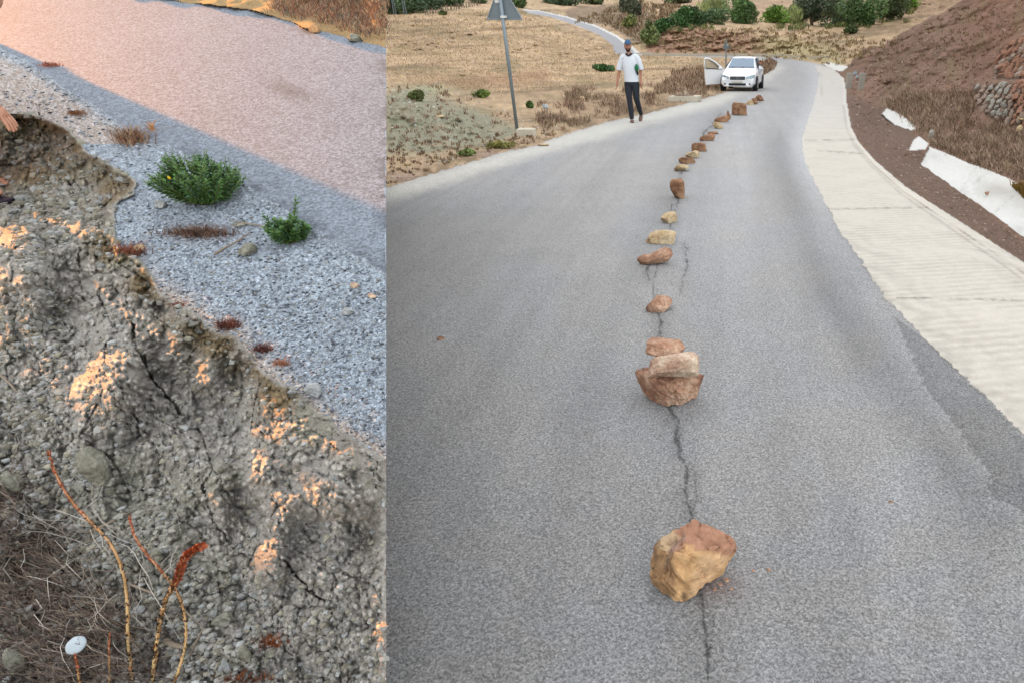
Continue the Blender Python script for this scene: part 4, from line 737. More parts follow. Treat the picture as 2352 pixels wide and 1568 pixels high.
# left bank
blades('dry_brush', 4200, reg([(615, 26), (640, -8), (884, -8), (884, 96), (780, 66), (700, 46)]), LSv, (4, 22), [A(180, 130, 104), A(150, 112, 92), A(200, 165, 130), A(140, 134, 118), A(120, 100, 84)], 32, label='reddish dry brush beyond the upper road', cat='brush', clump=9, lean=.7, wpx=.7)
def ltuft(x, y, wpx, hpx, n, cols, lab, seed): blades('dry_tuft', n, lambda r, k: (x + r.normal(0, wpx * .3, k), y + r.normal(0, hpx * .12, k)), LSv, (hpx * .3, hpx), cols, seed, wpx=.9, lean=.8, label=lab, cat='dry plant', kind=None, group='dry tufts on the collapsed verge')
ltuft(305, 325, 60, 40, 260, [A(160, 120, 96), A(125, 98, 84), A(190, 160, 130)], 'dry grass tuft up left of the big green plant', 1)
ltuft(350, 296, 12, 26, 30, [A(215, 160, 110)], 'small sunlit dry sprig behind the dry grass tuft', 2)
ltuft(300, 582, 50, 30, 160, [A(150, 90, 70), A(120, 84, 70)], 'reddish tuft beside the pale peach stone', 3)
ltuft(455, 540, 120, 24, 420, [A(110, 86, 78), A(90, 72, 64), A(140, 112, 96)], 'flattened dark dead weed left of the small green plant', 4)
ltuft(525, 752, 44, 26, 170, [A(118, 72, 62), A(96, 62, 54)], 'dark red tuft on the lip of the slope', 5)
ltuft(408, 702, 30, 12, 70, [A(130, 80, 66)], 'small red tuft at the top of the orange lit face', 6)
ltuft(606, 806, 36, 22, 110, [A(110, 66, 60), A(90, 60, 56)], 'dim brown tuft lower along the lip', 7)
ltuft(645, 838, 30, 18, 80, [A(170, 116, 92)], 'orange-brown tuft right of the dim brown one', 8)
ltuft(175, 262, 30, 14, 70, [A(150, 110, 80)], 'tiny tuft on the gravel near the top left', 9)
ltuft(120, 152, 50, 12, 90, [A(170, 112, 96)], 'flat reddish weed on the sunlit gravel at far left', 10)
ltuft(625, 1480, 60, 30, 120, [A(150, 80, 44), A(120, 70, 44)], 'rusty weed near the bottom under the long crack', 12)
ltuft(560, 1560, 80, 26, 160, [A(150, 84, 50), A(120, 74, 50)], 'rusty tuft at the bottom edge', 13)
# mat of dead strands, lower left
def strands(n, poly, seed, cols, ln, lift, wpx, label, name='dead_grass'):
    r = np.random.default_rng(seed); V = []; Fc = []; cc = []; f = reg(poly); X, Y = f(r, n); K = 7
    for x, y in zip(X, Y):
        a = r.uniform(0, 2 * PI); L_ = r.uniform(*ln); cur = r.normal(0, .9); p = []
        for k in range(K):
            t = k / (K - 1); a2 = a + cur * t; x += math.cos(a2) * L_ / K; y += math.sin(a2) * L_ / K * .8
            p.append((x, y, math.sin(t * PI) * lift * r.uniform(.3, 1) + .004))
        p = np.array(p); xx = np.clip(p[:, 0], -60, 880); Pp = LS(xx, p[:, 1]); Pp[:, 2] += p[:, 2]; Pp[:, 1] -= p[:, 2] * .6; w_ = wpx * 1.9 / 1450
        tn = np.gradient(Pp, axis=0); sd_ = np.cross(tn, [0, -.5, 1]); sd_ /= np.linalg.norm(sd_, axis=1)[:, None] + 1e-9; b = sum(len(v) for v in V); tap = (1 - .7 * np.linspace(0, 1, K))[:, None]
        V.append(np.concatenate([Pp - sd_ * w_ * tap, Pp + sd_ * w_ * tap])); Fc += [(b + k, b + k + 1, b + K + k + 1, b + K + k) for k in range(K - 1)]; cc.append(np.repeat(np.array([cols[r.integers(len(cols))]]) * r.uniform(.7, 1.3), 2 * K, 0))
    o = mesh(name, np.concatenate(V), np.array(Fc), M['straw'], col=np.concatenate(cc), smooth=False); tag(o, label, 'dead grass', kind='stuff')
strands(1500, [(-10, 1120), (70, 1120), (200, 1300), (330, 1440), (340, 1590), (-10, 1590)], 41, [A(120, 102, 92), A(90, 74, 66), A(150, 134, 118), A(78, 66, 62)], (40, 190), .05, .55, 'tangled mat of grey-brown dead grass in the lower left')
strands(60, [(60, 1120), (260, 1180), (420, 1450), (300, 1560), (60, 1500)], 42, [A(190, 182, 172), A(170, 160, 148)], (90, 260), .06, .9, 'pale broken straws lying across the rubble')
strands(240, [(-10, 480), (130, 500), (90, 900), (-10, 1100)], 43, [A(120, 100, 84), A(140, 120, 100)], (15, 50), .01, .5, 'short bits of root in the rubble at the left')
strands(260, [(300, 560), (620, 900), (560, 800), (400, 650)], 44, [A(110, 84, 72)], (15, 60), .01, .4, 'fine roots hanging from the broken lip')
def twig(pts, r0, lab, m='wood', up=.012):
    Pp = [LS(x, y, up) for x, y in pts]; o = MB().tube(Pp, [r0 * (1 - .5 * i / (len(pts) - 1)) for i in range(len(pts))], 6).build('twig', M[m], smooth=True); tag(o, lab, 'twig', 'twigs lying on the verge')
twig([(495, 590), (520, 574), (548, 560), (574, 541)], .005, 'bare grey twig lying on gravel by the round stone')
twig([(625, 530), (590, 522), (560, 518), (530, 512)], .004, 'thin brown twig running left from the small green plant')
twig([(385, 1478), (400, 1486), (432, 1494)], .010, 'white splintered stick near the foot of the middle stalk')
twig([(0, 862), (25, 885), (45, 908)], .005, 'grey twig at the left edge of the rubble')
twig([(204, 1228), (250, 1208), (305, 1180)], .005, 'pale straw-like twig crossing the longest stalk')
twig([(300, 1346), (350, 1366), (420, 1400), (470, 1448), (440, 1510)], .0035, 'long bent straw between the stalks and the slope')

# ================================================================= green plants on the shoulder
def leafy(px, py, wpx, hpx, nst, seed, label, tall=None):
    r = np.random.default_rng(seed); b = LS(px, py); D = float(proj(b)[1]); Wm, Hm = wpx / 1450 * D / 2, hpx / 1450 * D * .95
    root = thing('green_plant', label, 'plant', b, 0, 'green plants rooted in the gravel'); st = MB(); V = []; Fc = []; cc = []; nb = 0
    for i in range(nst):
        a = r.uniform(0, 2 * PI); rad = r.uniform(.1, 1) ** .6; hh = Hm * math.sqrt(max(0, 1 - (rad * .86) ** 2)) * r.uniform(.8, 1.08); ex = np.array([math.cos(a) * Wm * rad, math.sin(a) * Wm * rad * .8, hh])
        if tall and i == 0: ex = np.array(tall)
        if tall and i == 1: ex = np.array([-tall[0] * .9, 0, tall[2] * .62])
        p0 = np.array([math.cos(a), math.sin(a), 0]) * r.uniform(0, .02); pts = [p0 + ex * np.array([t ** .75, t ** .75, t ** 1.25 if rad > .6 else t]) for t in np.linspace(0, 1, 7)]
        st.tube(pts, [.0026 * (1 - .6 * t) for t in np.linspace(0, 1, 7)], 5)
        nl = int(26 + 10 * r.random()); pts = np.array(pts)
        for k in range(nl):
            t = .22 + .78 * k / nl; q = t * 6; i0 = min(int(q), 5); p = pts[i0] + (pts[i0 + 1] - pts[i0]) * (q - i0); ax = pts[min(i0 + 1, 6)] - pts[i0]; ax /= np.linalg.norm(ax) + 1e-9
            az = k * 2.4 + r.normal(0, .3); sd_ = np.cross(ax, [.1, .2, 1.01]); sd_ /= np.linalg.norm(sd_) + 1e-9; s2 = np.cross(ax, sd_); rd_ = sd_ * math.cos(az) + s2 * math.sin(az)
            L_ = (.034 - .010 * t) * r.uniform(.7, 1.2) * (.55 if k > nl - 5 else 1); dr = rd_ * .8 + ax * (.5 + .5 * t); dr /= np.linalg.norm(dr); wv = np.cross(dr, ax); wv /= np.linalg.norm(wv) + 1e-9; nrm = np.cross(wv, dr)
            w_ = L_ * .22; tip = p + dr * L_ - np.array([0, 0, L_ * .15]); m_ = p + dr * L_ * .5
            V += [p, m_ + wv * w_ + nrm * w_ * .5, tip, m_ - wv * w_ + nrm * w_ * .5, m_]; Fc += [(nb, nb + 1, nb + 4), (nb + 1, nb + 2, nb + 4), (nb + 2, nb + 3, nb + 4), (nb + 3, nb, nb + 4)]; nb += 5
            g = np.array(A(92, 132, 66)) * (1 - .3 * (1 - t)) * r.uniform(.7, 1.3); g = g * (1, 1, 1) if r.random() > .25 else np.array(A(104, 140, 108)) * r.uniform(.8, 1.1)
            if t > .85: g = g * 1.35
            cc += [g] * 5
    st.build('stem', mat('green_stem', A(110, 120, 70), .7) if 'green_stem' not in bpy.data.materials else bpy.data.materials['green_stem'], root, True)
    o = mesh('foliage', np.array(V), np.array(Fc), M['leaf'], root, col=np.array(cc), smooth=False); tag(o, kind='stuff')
    return root, D
pr_, D_ = leafy(472, 468, 184, 122, 150, 5, 'big bushy green plant with narrow leaves and one yellow bud on the shoulder')
MB().tube([(-.02, -.12, .135), (-.02, -.125, .142), (-.02, -.13, .148)], [.003, .0055, .002], 7).build('flower', mat('yellow_petal', (.6, .42, .02), .6), pr_)
leafy(668, 556, 92, 66, 44, 6, 'smaller upright green plant with one tall shoot, right of the bushy one', tall=(.085, 0, .20))
M['stalk'] = mat('dry_stalk', None, .6, attr=True, spec=.3)
def stalk(pts, up, r0, lab, seed, dens=1.0, red=False):
    r = np.random.default_rng(seed); n = len(pts); xs = np.interp(np.linspace(0, 1, 90), np.linspace(0, 1, n), [p[0] for p in pts]); ys = np.interp(np.linspace(0, 1, 90), np.linspace(0, 1, n), [p[1] for p in pts])
    ker = np.ones(13) / 13; xs = np.convolve(np.pad(xs, 6, 'edge'), ker, 'valid'); ys = np.convolve(np.pad(ys, 6, 'edge'), ker, 'valid')
    DL = Ldepth(xs, ys, Lhat(np.clip(xs, 0, 880), ys)); lift = np.linspace(up, .0, 90); pos = P(xs, ys, DL * (1 - lift)); base = pos[-1].copy()
    root = thing('dry_stalk', lab, 'dry stalk', base, 0, 'tall dry orange stalks in the lower left'); pos = pos - base; r0 = r0 * .66; rad = np.linspace(r0 * .4, r0, 90)
    o = MB().tube(pos[::2], rad[::2], 7); k = len(o.v); t = np.repeat(np.linspace(0, 1, 45), 7)[:, None]; c = A(186, 118, 80) * (1 - t) + A(214, 180, 122) * t; mesh('stem', o.v, o.f, M['stalk'], root, col=c)
    V = []; Fc = []; cc = []; nb = 0
    for i in range(int(430 * dens)):
        q = r.random() * 88; i0 = int(q); p = pos[i0] + (pos[i0 + 1] - pos[i0]) * (q - i0); ax = pos[i0] - pos[i0 + 1]; ax /= np.linalg.norm(ax); a = i * 2.4; u = np.cross(ax, [0, 1, .3]); u /= np.linalg.norm(u); v = np.cross(ax, u); dr = u * math.cos(a) + v * math.sin(a)
        L_ = r0 * (1.6 + .8 * r.random()) * (1.7 if red and q < 40 else .9); s_ = np.cross(dr, ax) * L_ * .35; p1 = p + dr * rad[i0] * .8; tip = p1 + dr * L_ * .6 + ax * L_
        V += [p1 - s_, p1 + s_, tip]; Fc.append((nb, nb + 1, nb + 2)); nb += 3
        c = np.array(A(60, 42, 26)) if r.random() < .62 else np.array(A(206, 146, 92)); c = np.array(A(178, 92, 58)) * r.uniform(.7, 1.2) if (q < 34 or (red and q < 45)) else c
        cc += [c] * 3
    o = mesh('scales', np.array(V), np.array(Fc), M['stalk'], root, col=np.array(cc), smooth=False); tag(o, kind='stuff')
stalk([(111, 1028), (118, 1062), (132, 1100), (160, 1145), (190, 1180), (225, 1212), (258, 1248), (278, 1295), (292, 1350), (293, 1420), (294, 1490), (306, 1590)], .17, .0062, 'longest curved orange stalk, its tip reaching highest at far left', 1)
stalk([(297, 1180), (302, 1215), (318, 1248), (345, 1280), (370, 1310), (395, 1335), (410, 1365), (424, 1400), (430, 1450), (424, 1500), (405, 1550), (392, 1590)], .15, .005, 'thin dark speckled stalk crossing behind the thick tipped one', 2, 1.1)
stalk([(468, 1252), (440, 1262), (424, 1278), (413, 1305), (408, 1335), (392, 1350), (376, 1385), (366, 1430), (358, 1490), (345, 1590)], .2, .0070, 'orange stalk with a thick fuzzy red tip bent to the right', 3, 1.3, True)
stalk([(251, 1450), (250, 1500), (252, 1540), (248, 1600)], .06, .0035, 'short thin stalk between the two left ones', 4, .3)
stalk([(172, 1500), (178, 1530), (182, 1560), (184, 1600)], .06, .0042, 'stubby speckled stalk just left of the white shell', 5, .3)

# ================================================================= bushes and trees of the far hills
def bush(px, py, wpx, hpx, col, label, seed, cat='bush', n=None, trunk=True, reed=False):
    r = np.random.default_rng(seed); p, D = RS(px, py); k = D / 1450; Wm, Hm = wpx * k * 1.3, hpx * k * 1.12; root = thing('tree' if cat == 'tree' else 'bush', label, cat, p, 0, 'bushes and trees on the far hills')
    nl = 15; cen = []
    for i in range(nl): a = r.uniform(0, 2 * PI); q = r.uniform(0, .42); cen.append((math.cos(a) * q * Wm, math.sin(a) * q * Wm * .6, Hm * r.uniform(.18, .50 + .3 * (1 - q * 2)), Wm * r.uniform(.12, .30)))
    n = n or int(min(5200, 360 + wpx * hpx * 1.6)); V = []; ci = r.integers(0, nl, n); cen = np.array(cen); dr = r.normal(size=(n, 3)); dr /= np.linalg.norm(dr, axis=1)[:, None]; rr = r.uniform(.55, 1.08, n) ** .6
    c = cen[ci]; pt = c[:, :3] + dr * rr[:, None] * np.stack([c[:, 3], c[:, 3], np.minimum(c[:, 3], Hm * .36)], -1); pt[:, 2] = np.clip(pt[:, 2], 0.02 * Hm, Hm * r.uniform(.9, 1.02, n)); ls = (1.5 + 1.6 * r.random(n)) * k * 1.15
    a = r.normal(size=(n, 3)); a /= np.linalg.norm(a, axis=1)[:, None]; b = np.cross(a, r.normal(size=(n, 3))); b /= np.linalg.norm(b, axis=1)[:, None]
    if reed: a = np.stack([r.normal(0, .15, n), r.normal(0, .15, n), np.ones(n)], -1); ls = ls * 1.6; b = b * .25
    V = np.stack([pt - a * ls[:, None], pt + b * ls[:, None] * .6, pt + a * ls[:, None], pt - b * ls[:, None] * .6], 1).reshape(-1, 3); Fc = (np.arange(n)[:, None] * 4 + np.arange(4)[None])
    hue = 1.05 * r.uniform(.6, 1.5, nl)[ci] * r.uniform(.6, 1.5, n); cc = np.array(col)[None] * hue[:, None]; o = mesh('foliage' if cat != 'tree' else 'crown', V, Fc, M['leaf'], root, col=np.repeat(cc, 4, 0), smooth=False); tag(o, kind='stuff')
    if trunk:
        mb = MB()
        for i in range(4): q = cen[i]; mb.tube([(0, 0, -.05 * Hm), (q[0] * .4, q[1] * .4, q[2] * .5), (q[0], q[1], q[2])], [Wm * .035, Wm * .022, Wm * .008], 5)
        mb.build('trunk' if cat == 'tree' else 'stem', M['wood'], root, True)
    return root
DG, MG, GG, BG, PG = [1.5 * q for q in ( A(64, 96, 52), A(84, 112, 66), A(104, 116, 88), A(98, 132, 52), A(140, 150, 98))]
for t in [(1702, 54, 66, 54, MG, 'round mid green tree standing alone above the car', 'tree'), (1641, 56, 42, 30, 1.45 * A(88, 110, 76), 'low grey-green bush left of the round green tree', 'bush'), (1634, 40, 62, 36, PG, 'pale green reeds behind the low bush left of the round tree', 'reeds'),
          (1578, 62, 64, 40, DG, 'dark green spreading bush on top of the brown cut bank', 'bush'), (1522, 74, 42, 28, DG, 'dark bush at the left end of the cut bank top', 'bush'), (1492, 108, 36, 56, 1.45 * A(120, 134, 84), 'pale green tall bush hanging down the left end of the cut bank', 'bush'),
          (1447, 42, 40, 46, 1.45 * A(98, 104, 84), 'grey-green tree above the walking man', 'tree'), (1444, 66, 26, 28, 1.45 * A(112, 120, 70), 'yellow-green bush under the grey-green tree above the man', 'bush'),
          (1780, 52, 46, 34, BG, 'bright green round bush right of the round tree', 'bush'), (1818, 54, 38, 40, PG, 'yellowish reeds between the bright green bush and the dark thicket', 'reeds'),
          (1864, 58, 66, 66, 1.45 * A(78, 92, 72), 'dark grey-green tree at the left end of the right thicket', 'tree'), (1925, 58, 66, 60, 1.45 * A(106, 122, 92), 'greyish tree in the middle of the right thicket', 'tree'),
          (1985, 57, 84, 64, 1.45 * A(80, 108, 64), 'wide green tree in the right thicket', 'tree'), (2045, 46, 76, 58, 1.45 * A(90, 106, 72), 'green tree at the right end of the right thicket', 'tree'), (2088, 22, 36, 28, BG, 'yellow-green bush at the top beside the thicket', 'bush'),
          (1953, 77, 27, 17, 1.45 * A(70, 84, 50), 'small dark bush alone on the tan slope', 'bush'), (1385, 163, 36, 15, DG, 'low green bush in the field left of the walking man', 'bush'), (1106, 224, 30, 15, 1.45 * A(92, 108, 50), 'low green bush below the sign in the dry field', 'bush'),
          (948, 30, 52, 40, 1.45 * A(84, 104, 74), 'green tree near the top left by the utility poles', 'tree'), (905, 32, 36, 34, 1.45 * A(72, 92, 66), 'dark green tree at the left cut of the hill field', 'tree'), (990, 22, 44, 34, 1.45 * A(90, 108, 80), 'rounded green tree behind the stake fence, left one', 'tree'),
          (1040, 14, 66, 34, 1.45 * A(76, 96, 64), 'wide dark tree behind the stake fence', 'tree'), (1092, 6, 50, 26, 1.45 * A(84, 104, 72), 'green tree behind the right end of the stake fence', 'tree'), (1192, 18, 30, 26, 1.45 * A(80, 100, 60), 'small green tree right of the warning sign', 'tree'),
          (1292, 12, 66, 26, 1.45 * A(72, 88, 64), 'dark tree at the top where the far road begins', 'tree'), (1362, 10, 50, 20, 1.45 * A(82, 98, 66), 'low dark tree at the top right of the far road', 'tree'), (1560, 8, 50, 18, 1.45 * A(86, 94, 64), 'dark bush at the top above the cut bank', 'bush'), (1015, 34, 16, 8, 1.45 * A(90, 100, 60), 'tiny bush in front of the stake fence', 'bush'),
          (958, 232, 30, 22, 1.45 * A(96, 104, 60), 'olive weed on the spoil heap', 'bush'), (1216, 248, 12, 16, 1.45 * A(80, 104, 52), 'tiny green weed right of the sign pole foot', 'bush'), (1148, 340, 44, 14, 1.45 * A(120, 116, 60), 'yellow-green weed on the left shoulder edge', 'bush'), (1074, 358, 30, 14, 1.45 * A(110, 124, 70), 'green weed at the shoulder edge nearer the camera', 'bush')]:
    bush(t[0], t[1], t[2], t[3], t[4], t[5], int(t[0]), t[6], reed=(t[6] == 'reeds'), trunk=t[6] != 'reeds')
# stake fence on the crest
fr = thing('stake_fence', 'fence of crooked bare stakes along the crest of the tan hill', 'fence', RS(975, 34)[0]); b0 = np.array(fr.location[:])
sm = None
for i in range(28):
    x = 978 + i * 4.6; y = 33 - (x - 978) * .18 + rng.uniform(-1, 1); p, D = RS(x, y); hh = rng.uniform(9, 14) * D / 1450
    if sm is None: sm = MB().tube([(0, 0, -.1), (.02, 0, .5), (-.02, 0, 1)], [.09, .08, .04], 5).build('stake', M['wood'], fr); s0 = sm
    else: s0 = sm.copy(); C.objects.link(s0); s0.parent = fr
    s0.location = Vector((p - b0).tolist()); s0.scale = (1.1, 1.1, hh); s0.rotation_euler = (rng.uniform(-.1, .1), rng.uniform(-.14, .14), rng.uniform(0, 6))
for px, lab in [(906, 'thin lattice utility pole at the far top left'), (930, 'thin lattice utility pole, right one of the pair at top left')]:
    p, D = RS(px, 34); q = thing('utility_pole', lab, 'utility pole', p, 0, 'utility poles on the far hill'); k = D / 1450
    for sx in (-1, 1): MB().tube([(sx * 3.2 * k, 0, -.2), (sx * 1.2 * k, 0, 50 * k)], .8 * k, 5).build('leg', M['galv'], q)
    m_ = MB(); 
    for j in range(9): m_.tube([(-(3 - j * .22) * k, 0, j * 5 * k), ((3 - j * .22) * k, 0, (j + 1) * 5 * k)], .45 * k, 4)
    m_.build('brace', M['galv'], q); MB().tube([(-8 * k, 0, 47 * k), (8 * k, 0, 47 * k)], .6 * k, 4).build('crossarm', M['galv'], q)

# ================================================================= road furniture
p = G(1188, 298, 0.0); D = float(proj(p)[1])
sg = thing('road_sign', 'back of a grey triangular warning sign on a leaning steel pole at the left verge', 'road sign', p)
MB().tube([(0, 0, -.1), (-.03, 0, 3.3)], .034, 14).build('pole', M['galv'], sg, True)
zt = 2.08; tri = [(-.365, .045, zt), (.365, .045, zt), (0, .045, zt + .66)]
bm = bmesh.new(); vs = [bm.verts.new(v) for v in tri]; f = bm.faces.new(vs); r = bmesh.ops.bevel(bm, geom=list(bm.verts), offset=.04, segments=4, affect='VERTICES'); ex = bmesh.ops.extrude_face_region(bm, geom=bm.faces[:]); bmesh.ops.translate(bm, verts=[v for v in ex['geom'] if isinstance(v, bmesh.types.BMVert)], vec=(0, .022, 0)); bmesh.ops.recalc_face_normals(bm, faces=bm.faces[:])
me = bpy.data.meshes.new('plate'); bm.to_mesh(me); bm.free(); me.materials.append(M['signback']); o = bpy.data.objects.new('plate', me); C.objects.link(o); o.parent = sg
mb = MB(); mb.tube([(-.35, .04, zt + .01), (.35, .04, zt + .01)], .012, 6); mb.tube([(-.35, .04, zt + .01), (-.01, .04, zt + .64)], .012, 6); mb.tube([(.35, .04, zt + .01), (.01, .04, zt + .64)], .012, 6); mb.build('rim', M['galv'], sg)
MB().box(-.15, -.07, .034, .043, zt + .30, zt + .38).build('sticker', M['white'], sg)
for z in (zt + .03, zt + .45): MB().box(-.055, .055, -.045, .045, z, z + .045, .006).build('clamp', M['white'] if z < zt + .1 else M['galv'], sg)
p = G(1210, 311, 0); bl = MB().box(-.17, .17, -.13, .13, -.05, .135, .02).build('concrete_block', mat('pale_concrete', A(222, 212, 192), .9, n1=10, amt=.1, bump=.5, bscale=20, bdist=.02)); bl.location = Vector(p.tolist()); tag(bl, 'small pale concrete block at the foot of the sign pole', 'block')
p, D = RS(1665, 160); s2_ = thing('road_sign', 'distant triangular warning sign seen from behind, left of the white car', 'road sign', p); hz = 64 * D / 1450
MB().tube([(0, 0, -.1), (0, 0, hz)], .055, 8).build('pole', M['galv'], s2_); w_ = 9 * D / 1450; z0 = hz - 20 * D / 1450
MB().add([(-w_, .05, z0), (w_, .05, z0), (0, .05, z0 + w_ * 1.8), (-w_, .08, z0), (w_, .08, z0), (0, .08, z0 + w_ * 1.8)], [(0, 1, 2), (5, 4, 3), (0, 3, 4, 1), (1, 4, 5, 2), (2, 5, 3, 0)]).build('plate', M['signback'], s2_); MB().box(w_ * .25, w_ * .55, .03, .045, z0 + w_ * .7, z0 + w_).build('sticker', M['white'], s2_)
pc = bpy.data.materials['pale_concrete']
for x, l in [(1943, 'squat concrete marker post on the edge of the concrete strip'), (1976, 'concrete marker post across the gully from the other one')]:
    p, D = RS(x + (4 if x < 1950 else 0), 204); k = D / 1450; o = MB().box(-6 * k, 6 * k, -.1, .12, -.1, 34 * k, .02).build('marker_post', mat('post_concrete', A(176, 170, 158), .9, n1=8, amt=.15) if 'post_concrete' not in bpy.data.materials else bpy.data.materials['post_concrete']); o.location = Vector(p.tolist()); o.rotation_euler = (0, .05, 0); tag(o, l, 'marker post', 'concrete marker posts')
p, D = RS(1572, 232); k = D / 1450; sb = thing('culvert_slab', 'broken white concrete slab ring beside the road left of the car', 'slab', p)
MB().add([(-38 * k, -.25, 0), (30 * k, -.3, 0), (38 * k, .25, 0), (6 * k, .42, 0), (-30 * k, .3, 0), (-38 * k, -.25, .16), (30 * k, -.3, .16), (38 * k, .25, .16), (6 * k, .42, .16), (-30 * k, .3, .16)], [(5, 6, 7, 8, 9), (0, 1, 6, 5), (1, 2, 7, 6), (2, 3, 8, 7), (3, 4, 9, 8), (4, 0, 5, 9)]).build('slab', pc, sb)
MB().box(-24 * k, 20 * k, -.16, -.04, .163, .2).build('inner_rim', M['rock_wall'], sb); MB().box(-1.2 * k, 1.2 * k, 0, .08, .16, .16 + 11 * k).build('post', pc, sb)
# low white kerb stones past the bend
o = MB(); 
for i in range(9): 
    x = 1500 + i * 48; y = 126.5 + (i > 5) * (i - 5) * 2.2; q, D = RS(x, y); o.box(q[0] - 1.4, q[0] + 1.4, q[1] - .15, q[1] + .15, q[2] - .1, q[2] + .28)
o.build('kerb', pc); tag(bpy.data.objects['kerb'], kind='structure')
# gabion wall and rubble face on the hillside
shapes = []
for sd_ in range(7):
    V, Fc = stone_shape(300 + sd_, ICO2, 9, .04, .35); me = mesh('stone', V, Fc, M['rock_wall'], smooth=False); shapes.append(me.data); bpy.data.objects.remove(me)
mats3 = [M['rock_wall'], M['rock_wallgrey'], M['rock_wallred']]; var = [[None] * 3 for _ in shapes]
for i, me in enumerate(shapes):
    for j in range(3):
        c = me.copy(); c.materials.clear(); c.materials.append(mats3[j]); var[i][j] = c
def wall(name, poly, step, jmat, label, cat):
    xs = [p[0] for p in poly]; ys = [p[1] for p in poly]; b, _ = RS(np.mean(xs), max(ys)); root = thing(name, label, cat, b); y = min(ys); cnt = 0
    while y < max(ys):
        x = min(xs) + (cnt % 2) * step * .5
        while x < max(xs):
            x2, y2 = x + rng.uniform(-2, 2), y + rng.uniform(-2, 2)
            if pip(np.array([x2]), np.array([y2]), poly)[0]:
                q, D = RS(x2, y2); o = bpy.data.objects.new('stone', var[rng.integers(7)][jmat(x2, y2)]); C.objects.link(o); o.parent = root; o.location = Vector((q - b + np.array([0, -.10, .02])).tolist()); s_ = step * .86 * D / 1450 * rng.uniform(.8, 1.15); o.scale = (s_ * 1.05, s_ * .8, s_ * rng.uniform(.75, .95)); o.rotation_euler = (rng.uniform(-.4, .4), rng.uniform(-.5, .5), rng.uniform(0, 6))
            x += step
        y += step * .82; cnt += 1
    return root
wall('stone_wall', [(2236, 196), (2352, 190), (2400, 190), (2400, 292), (2300, 286), (2262, 262), (2240, 226)], 14, lambda x, y: 1 if (x < 2310 and y < 265 and rng.random() < .65) else (2 if x > 2320 and rng.random() < .7 else 0), 'dry stone retaining wall, grey on the left and brown on the right, in the hillside', 'stone wall')
wall('rubble_face', [(2296, 112), (2330, 96), (2400, 90), (2400, 182), (2290, 182), (2280, 160)], 13, lambda x, y: 2 if rng.random() < .8 else 0, 'reddish rubble face above the stone wall at the right edge', 'rubble face')

# ================================================================= the white car
p, _ = RS(1691, 210); p = p.copy()
car = thing('car', 'white compact hatchback with its driver door open, parked facing the camera', 'car', p, math.radians(-11))
SC = 1.0
st = [(0.0, .70, .24, .50, .52, .56), (.06, .80, .22, .56, .66, .66), (.35, .84, .20, .66, .80, .80), (1.05, .865, .20, .86, .74, .97), (1.25, .865, .20, .92, .70, 1.03), (1.95, .865, .20, .97, .57, 1.46), (2.6, .865, .20, .98, .56, 1.52), (3.4, .86, .20, .98, .55, 1.49), (3.85, .83, .22, .96, .58, 1.15), (4.0, .78, .28, .9, .66, .92)]
V = []; Fc = []
for (y, w_, zb, zw, wt, zt_) in st:
    for (x, z) in [(-w_ * .85, zb), (-w_, zb + .14), (-w_, zw * .75), (-w_ * .98, zw), (-wt, zt_ - .02), (-wt * .6, zt_), (wt * .6, zt_), (wt, zt_ - .02), (w_ * .98, zw), (w_, zw * .75), (w_, zb + .14), (w_ * .85, zb)]: V.append((x, y, z))
n = 12
for i in range(len(st) - 1):
    for k in range(n): a, b = i * n + k, i * n + (k + 1) % n; Fc.append((a, b, b + n, a + n))
Fc.append(tuple(range(n))); Fc.append(tuple((len(st) - 1) * n + k for k in range(n - 1, -1, -1)))
body = mesh('body', V, Fc, M['carwhite'], car); bv = body.modifiers.new('b', 'BEVEL'); bv.width = .03; bv.segments = 2; bv.limit_method = 'ANGLE'; bv.angle_limit = math.radians(25)
def quad(name, pts, m, par=car, th=None, off=.0):
    q = MB().add(pts, [tuple(range(len(pts)))]).build(name, M[m], par)
    if th: s_ = q.modifiers.new('s', 'SOLIDIFY'); s_.thickness = th; s_.offset = 0
    return q
ws = quad('windscreen', [(-.66, 1.24, 1.055), (.66, 1.24, 1.055), (.63, 1.27, 1.08), (.535, 1.90, 1.445), (-.535, 1.90, 1.445), (-.63, 1.27, 1.08)], 'glass', th=.03)
MB().tube([(-.45, 1.22, 1.04), (-.1, 1.3, 1.1)], .012, 5).build('wiper', M['black'], car); MB().tube([(.05, 1.22, 1.04), (.4, 1.3, 1.1)], .012, 5).build('wiper', M['black'], car); MB().box(-.1, .1, 1.84, 1.9, 1.40, 1.44).build('rear_view_mirror', M['black'], car)
gl = MB().box(-.37, .37, -.05, .05, .50, .66, .03).build('grille', M['black'], car); gl.location = (0, .035, .02)
for i in range(3): MB().box(-.33, .33, -.028, -.02, .55 + i * .04, .562 + i * .04).build('grille_bar', M['rim'], car)
MB().box(-.06, .06, -.045, -.03, .585, .62, .01).build('badge', M['rim'], car)
li = MB().box(-.42, .42, -.03, .05, .27, .375, .025).build('lower_intake', M['black'], car)
for s_ in (-1, 1):
    h = MB().add([(s_ * .40, .005, .57), (s_ * .70, .06, .565), (s_ * .80, .20, .60), (s_ * .80, .28, .74), (s_ * .66, .12, .72), (s_ * .42, .04, .665)], [(0, 1, 2, 3, 4, 5) if s_ > 0 else (5, 4, 3, 2, 1, 0)]).build('headlight', M['lamp'], car); q = h.modifiers.new('s', 'SOLIDIFY'); q.thickness = .06; q.offset = 0
    MB().cyl((s_ * .62, .10, .64), (s_ * .3, -1, 0), .05, .09, 12).build('bulb_reflector', M['rim'], h)
    MB().cyl((s_ * .60, .02, .34), (0, 1, 0), .042, .06, 14).build('fog_light', M['black'], car)
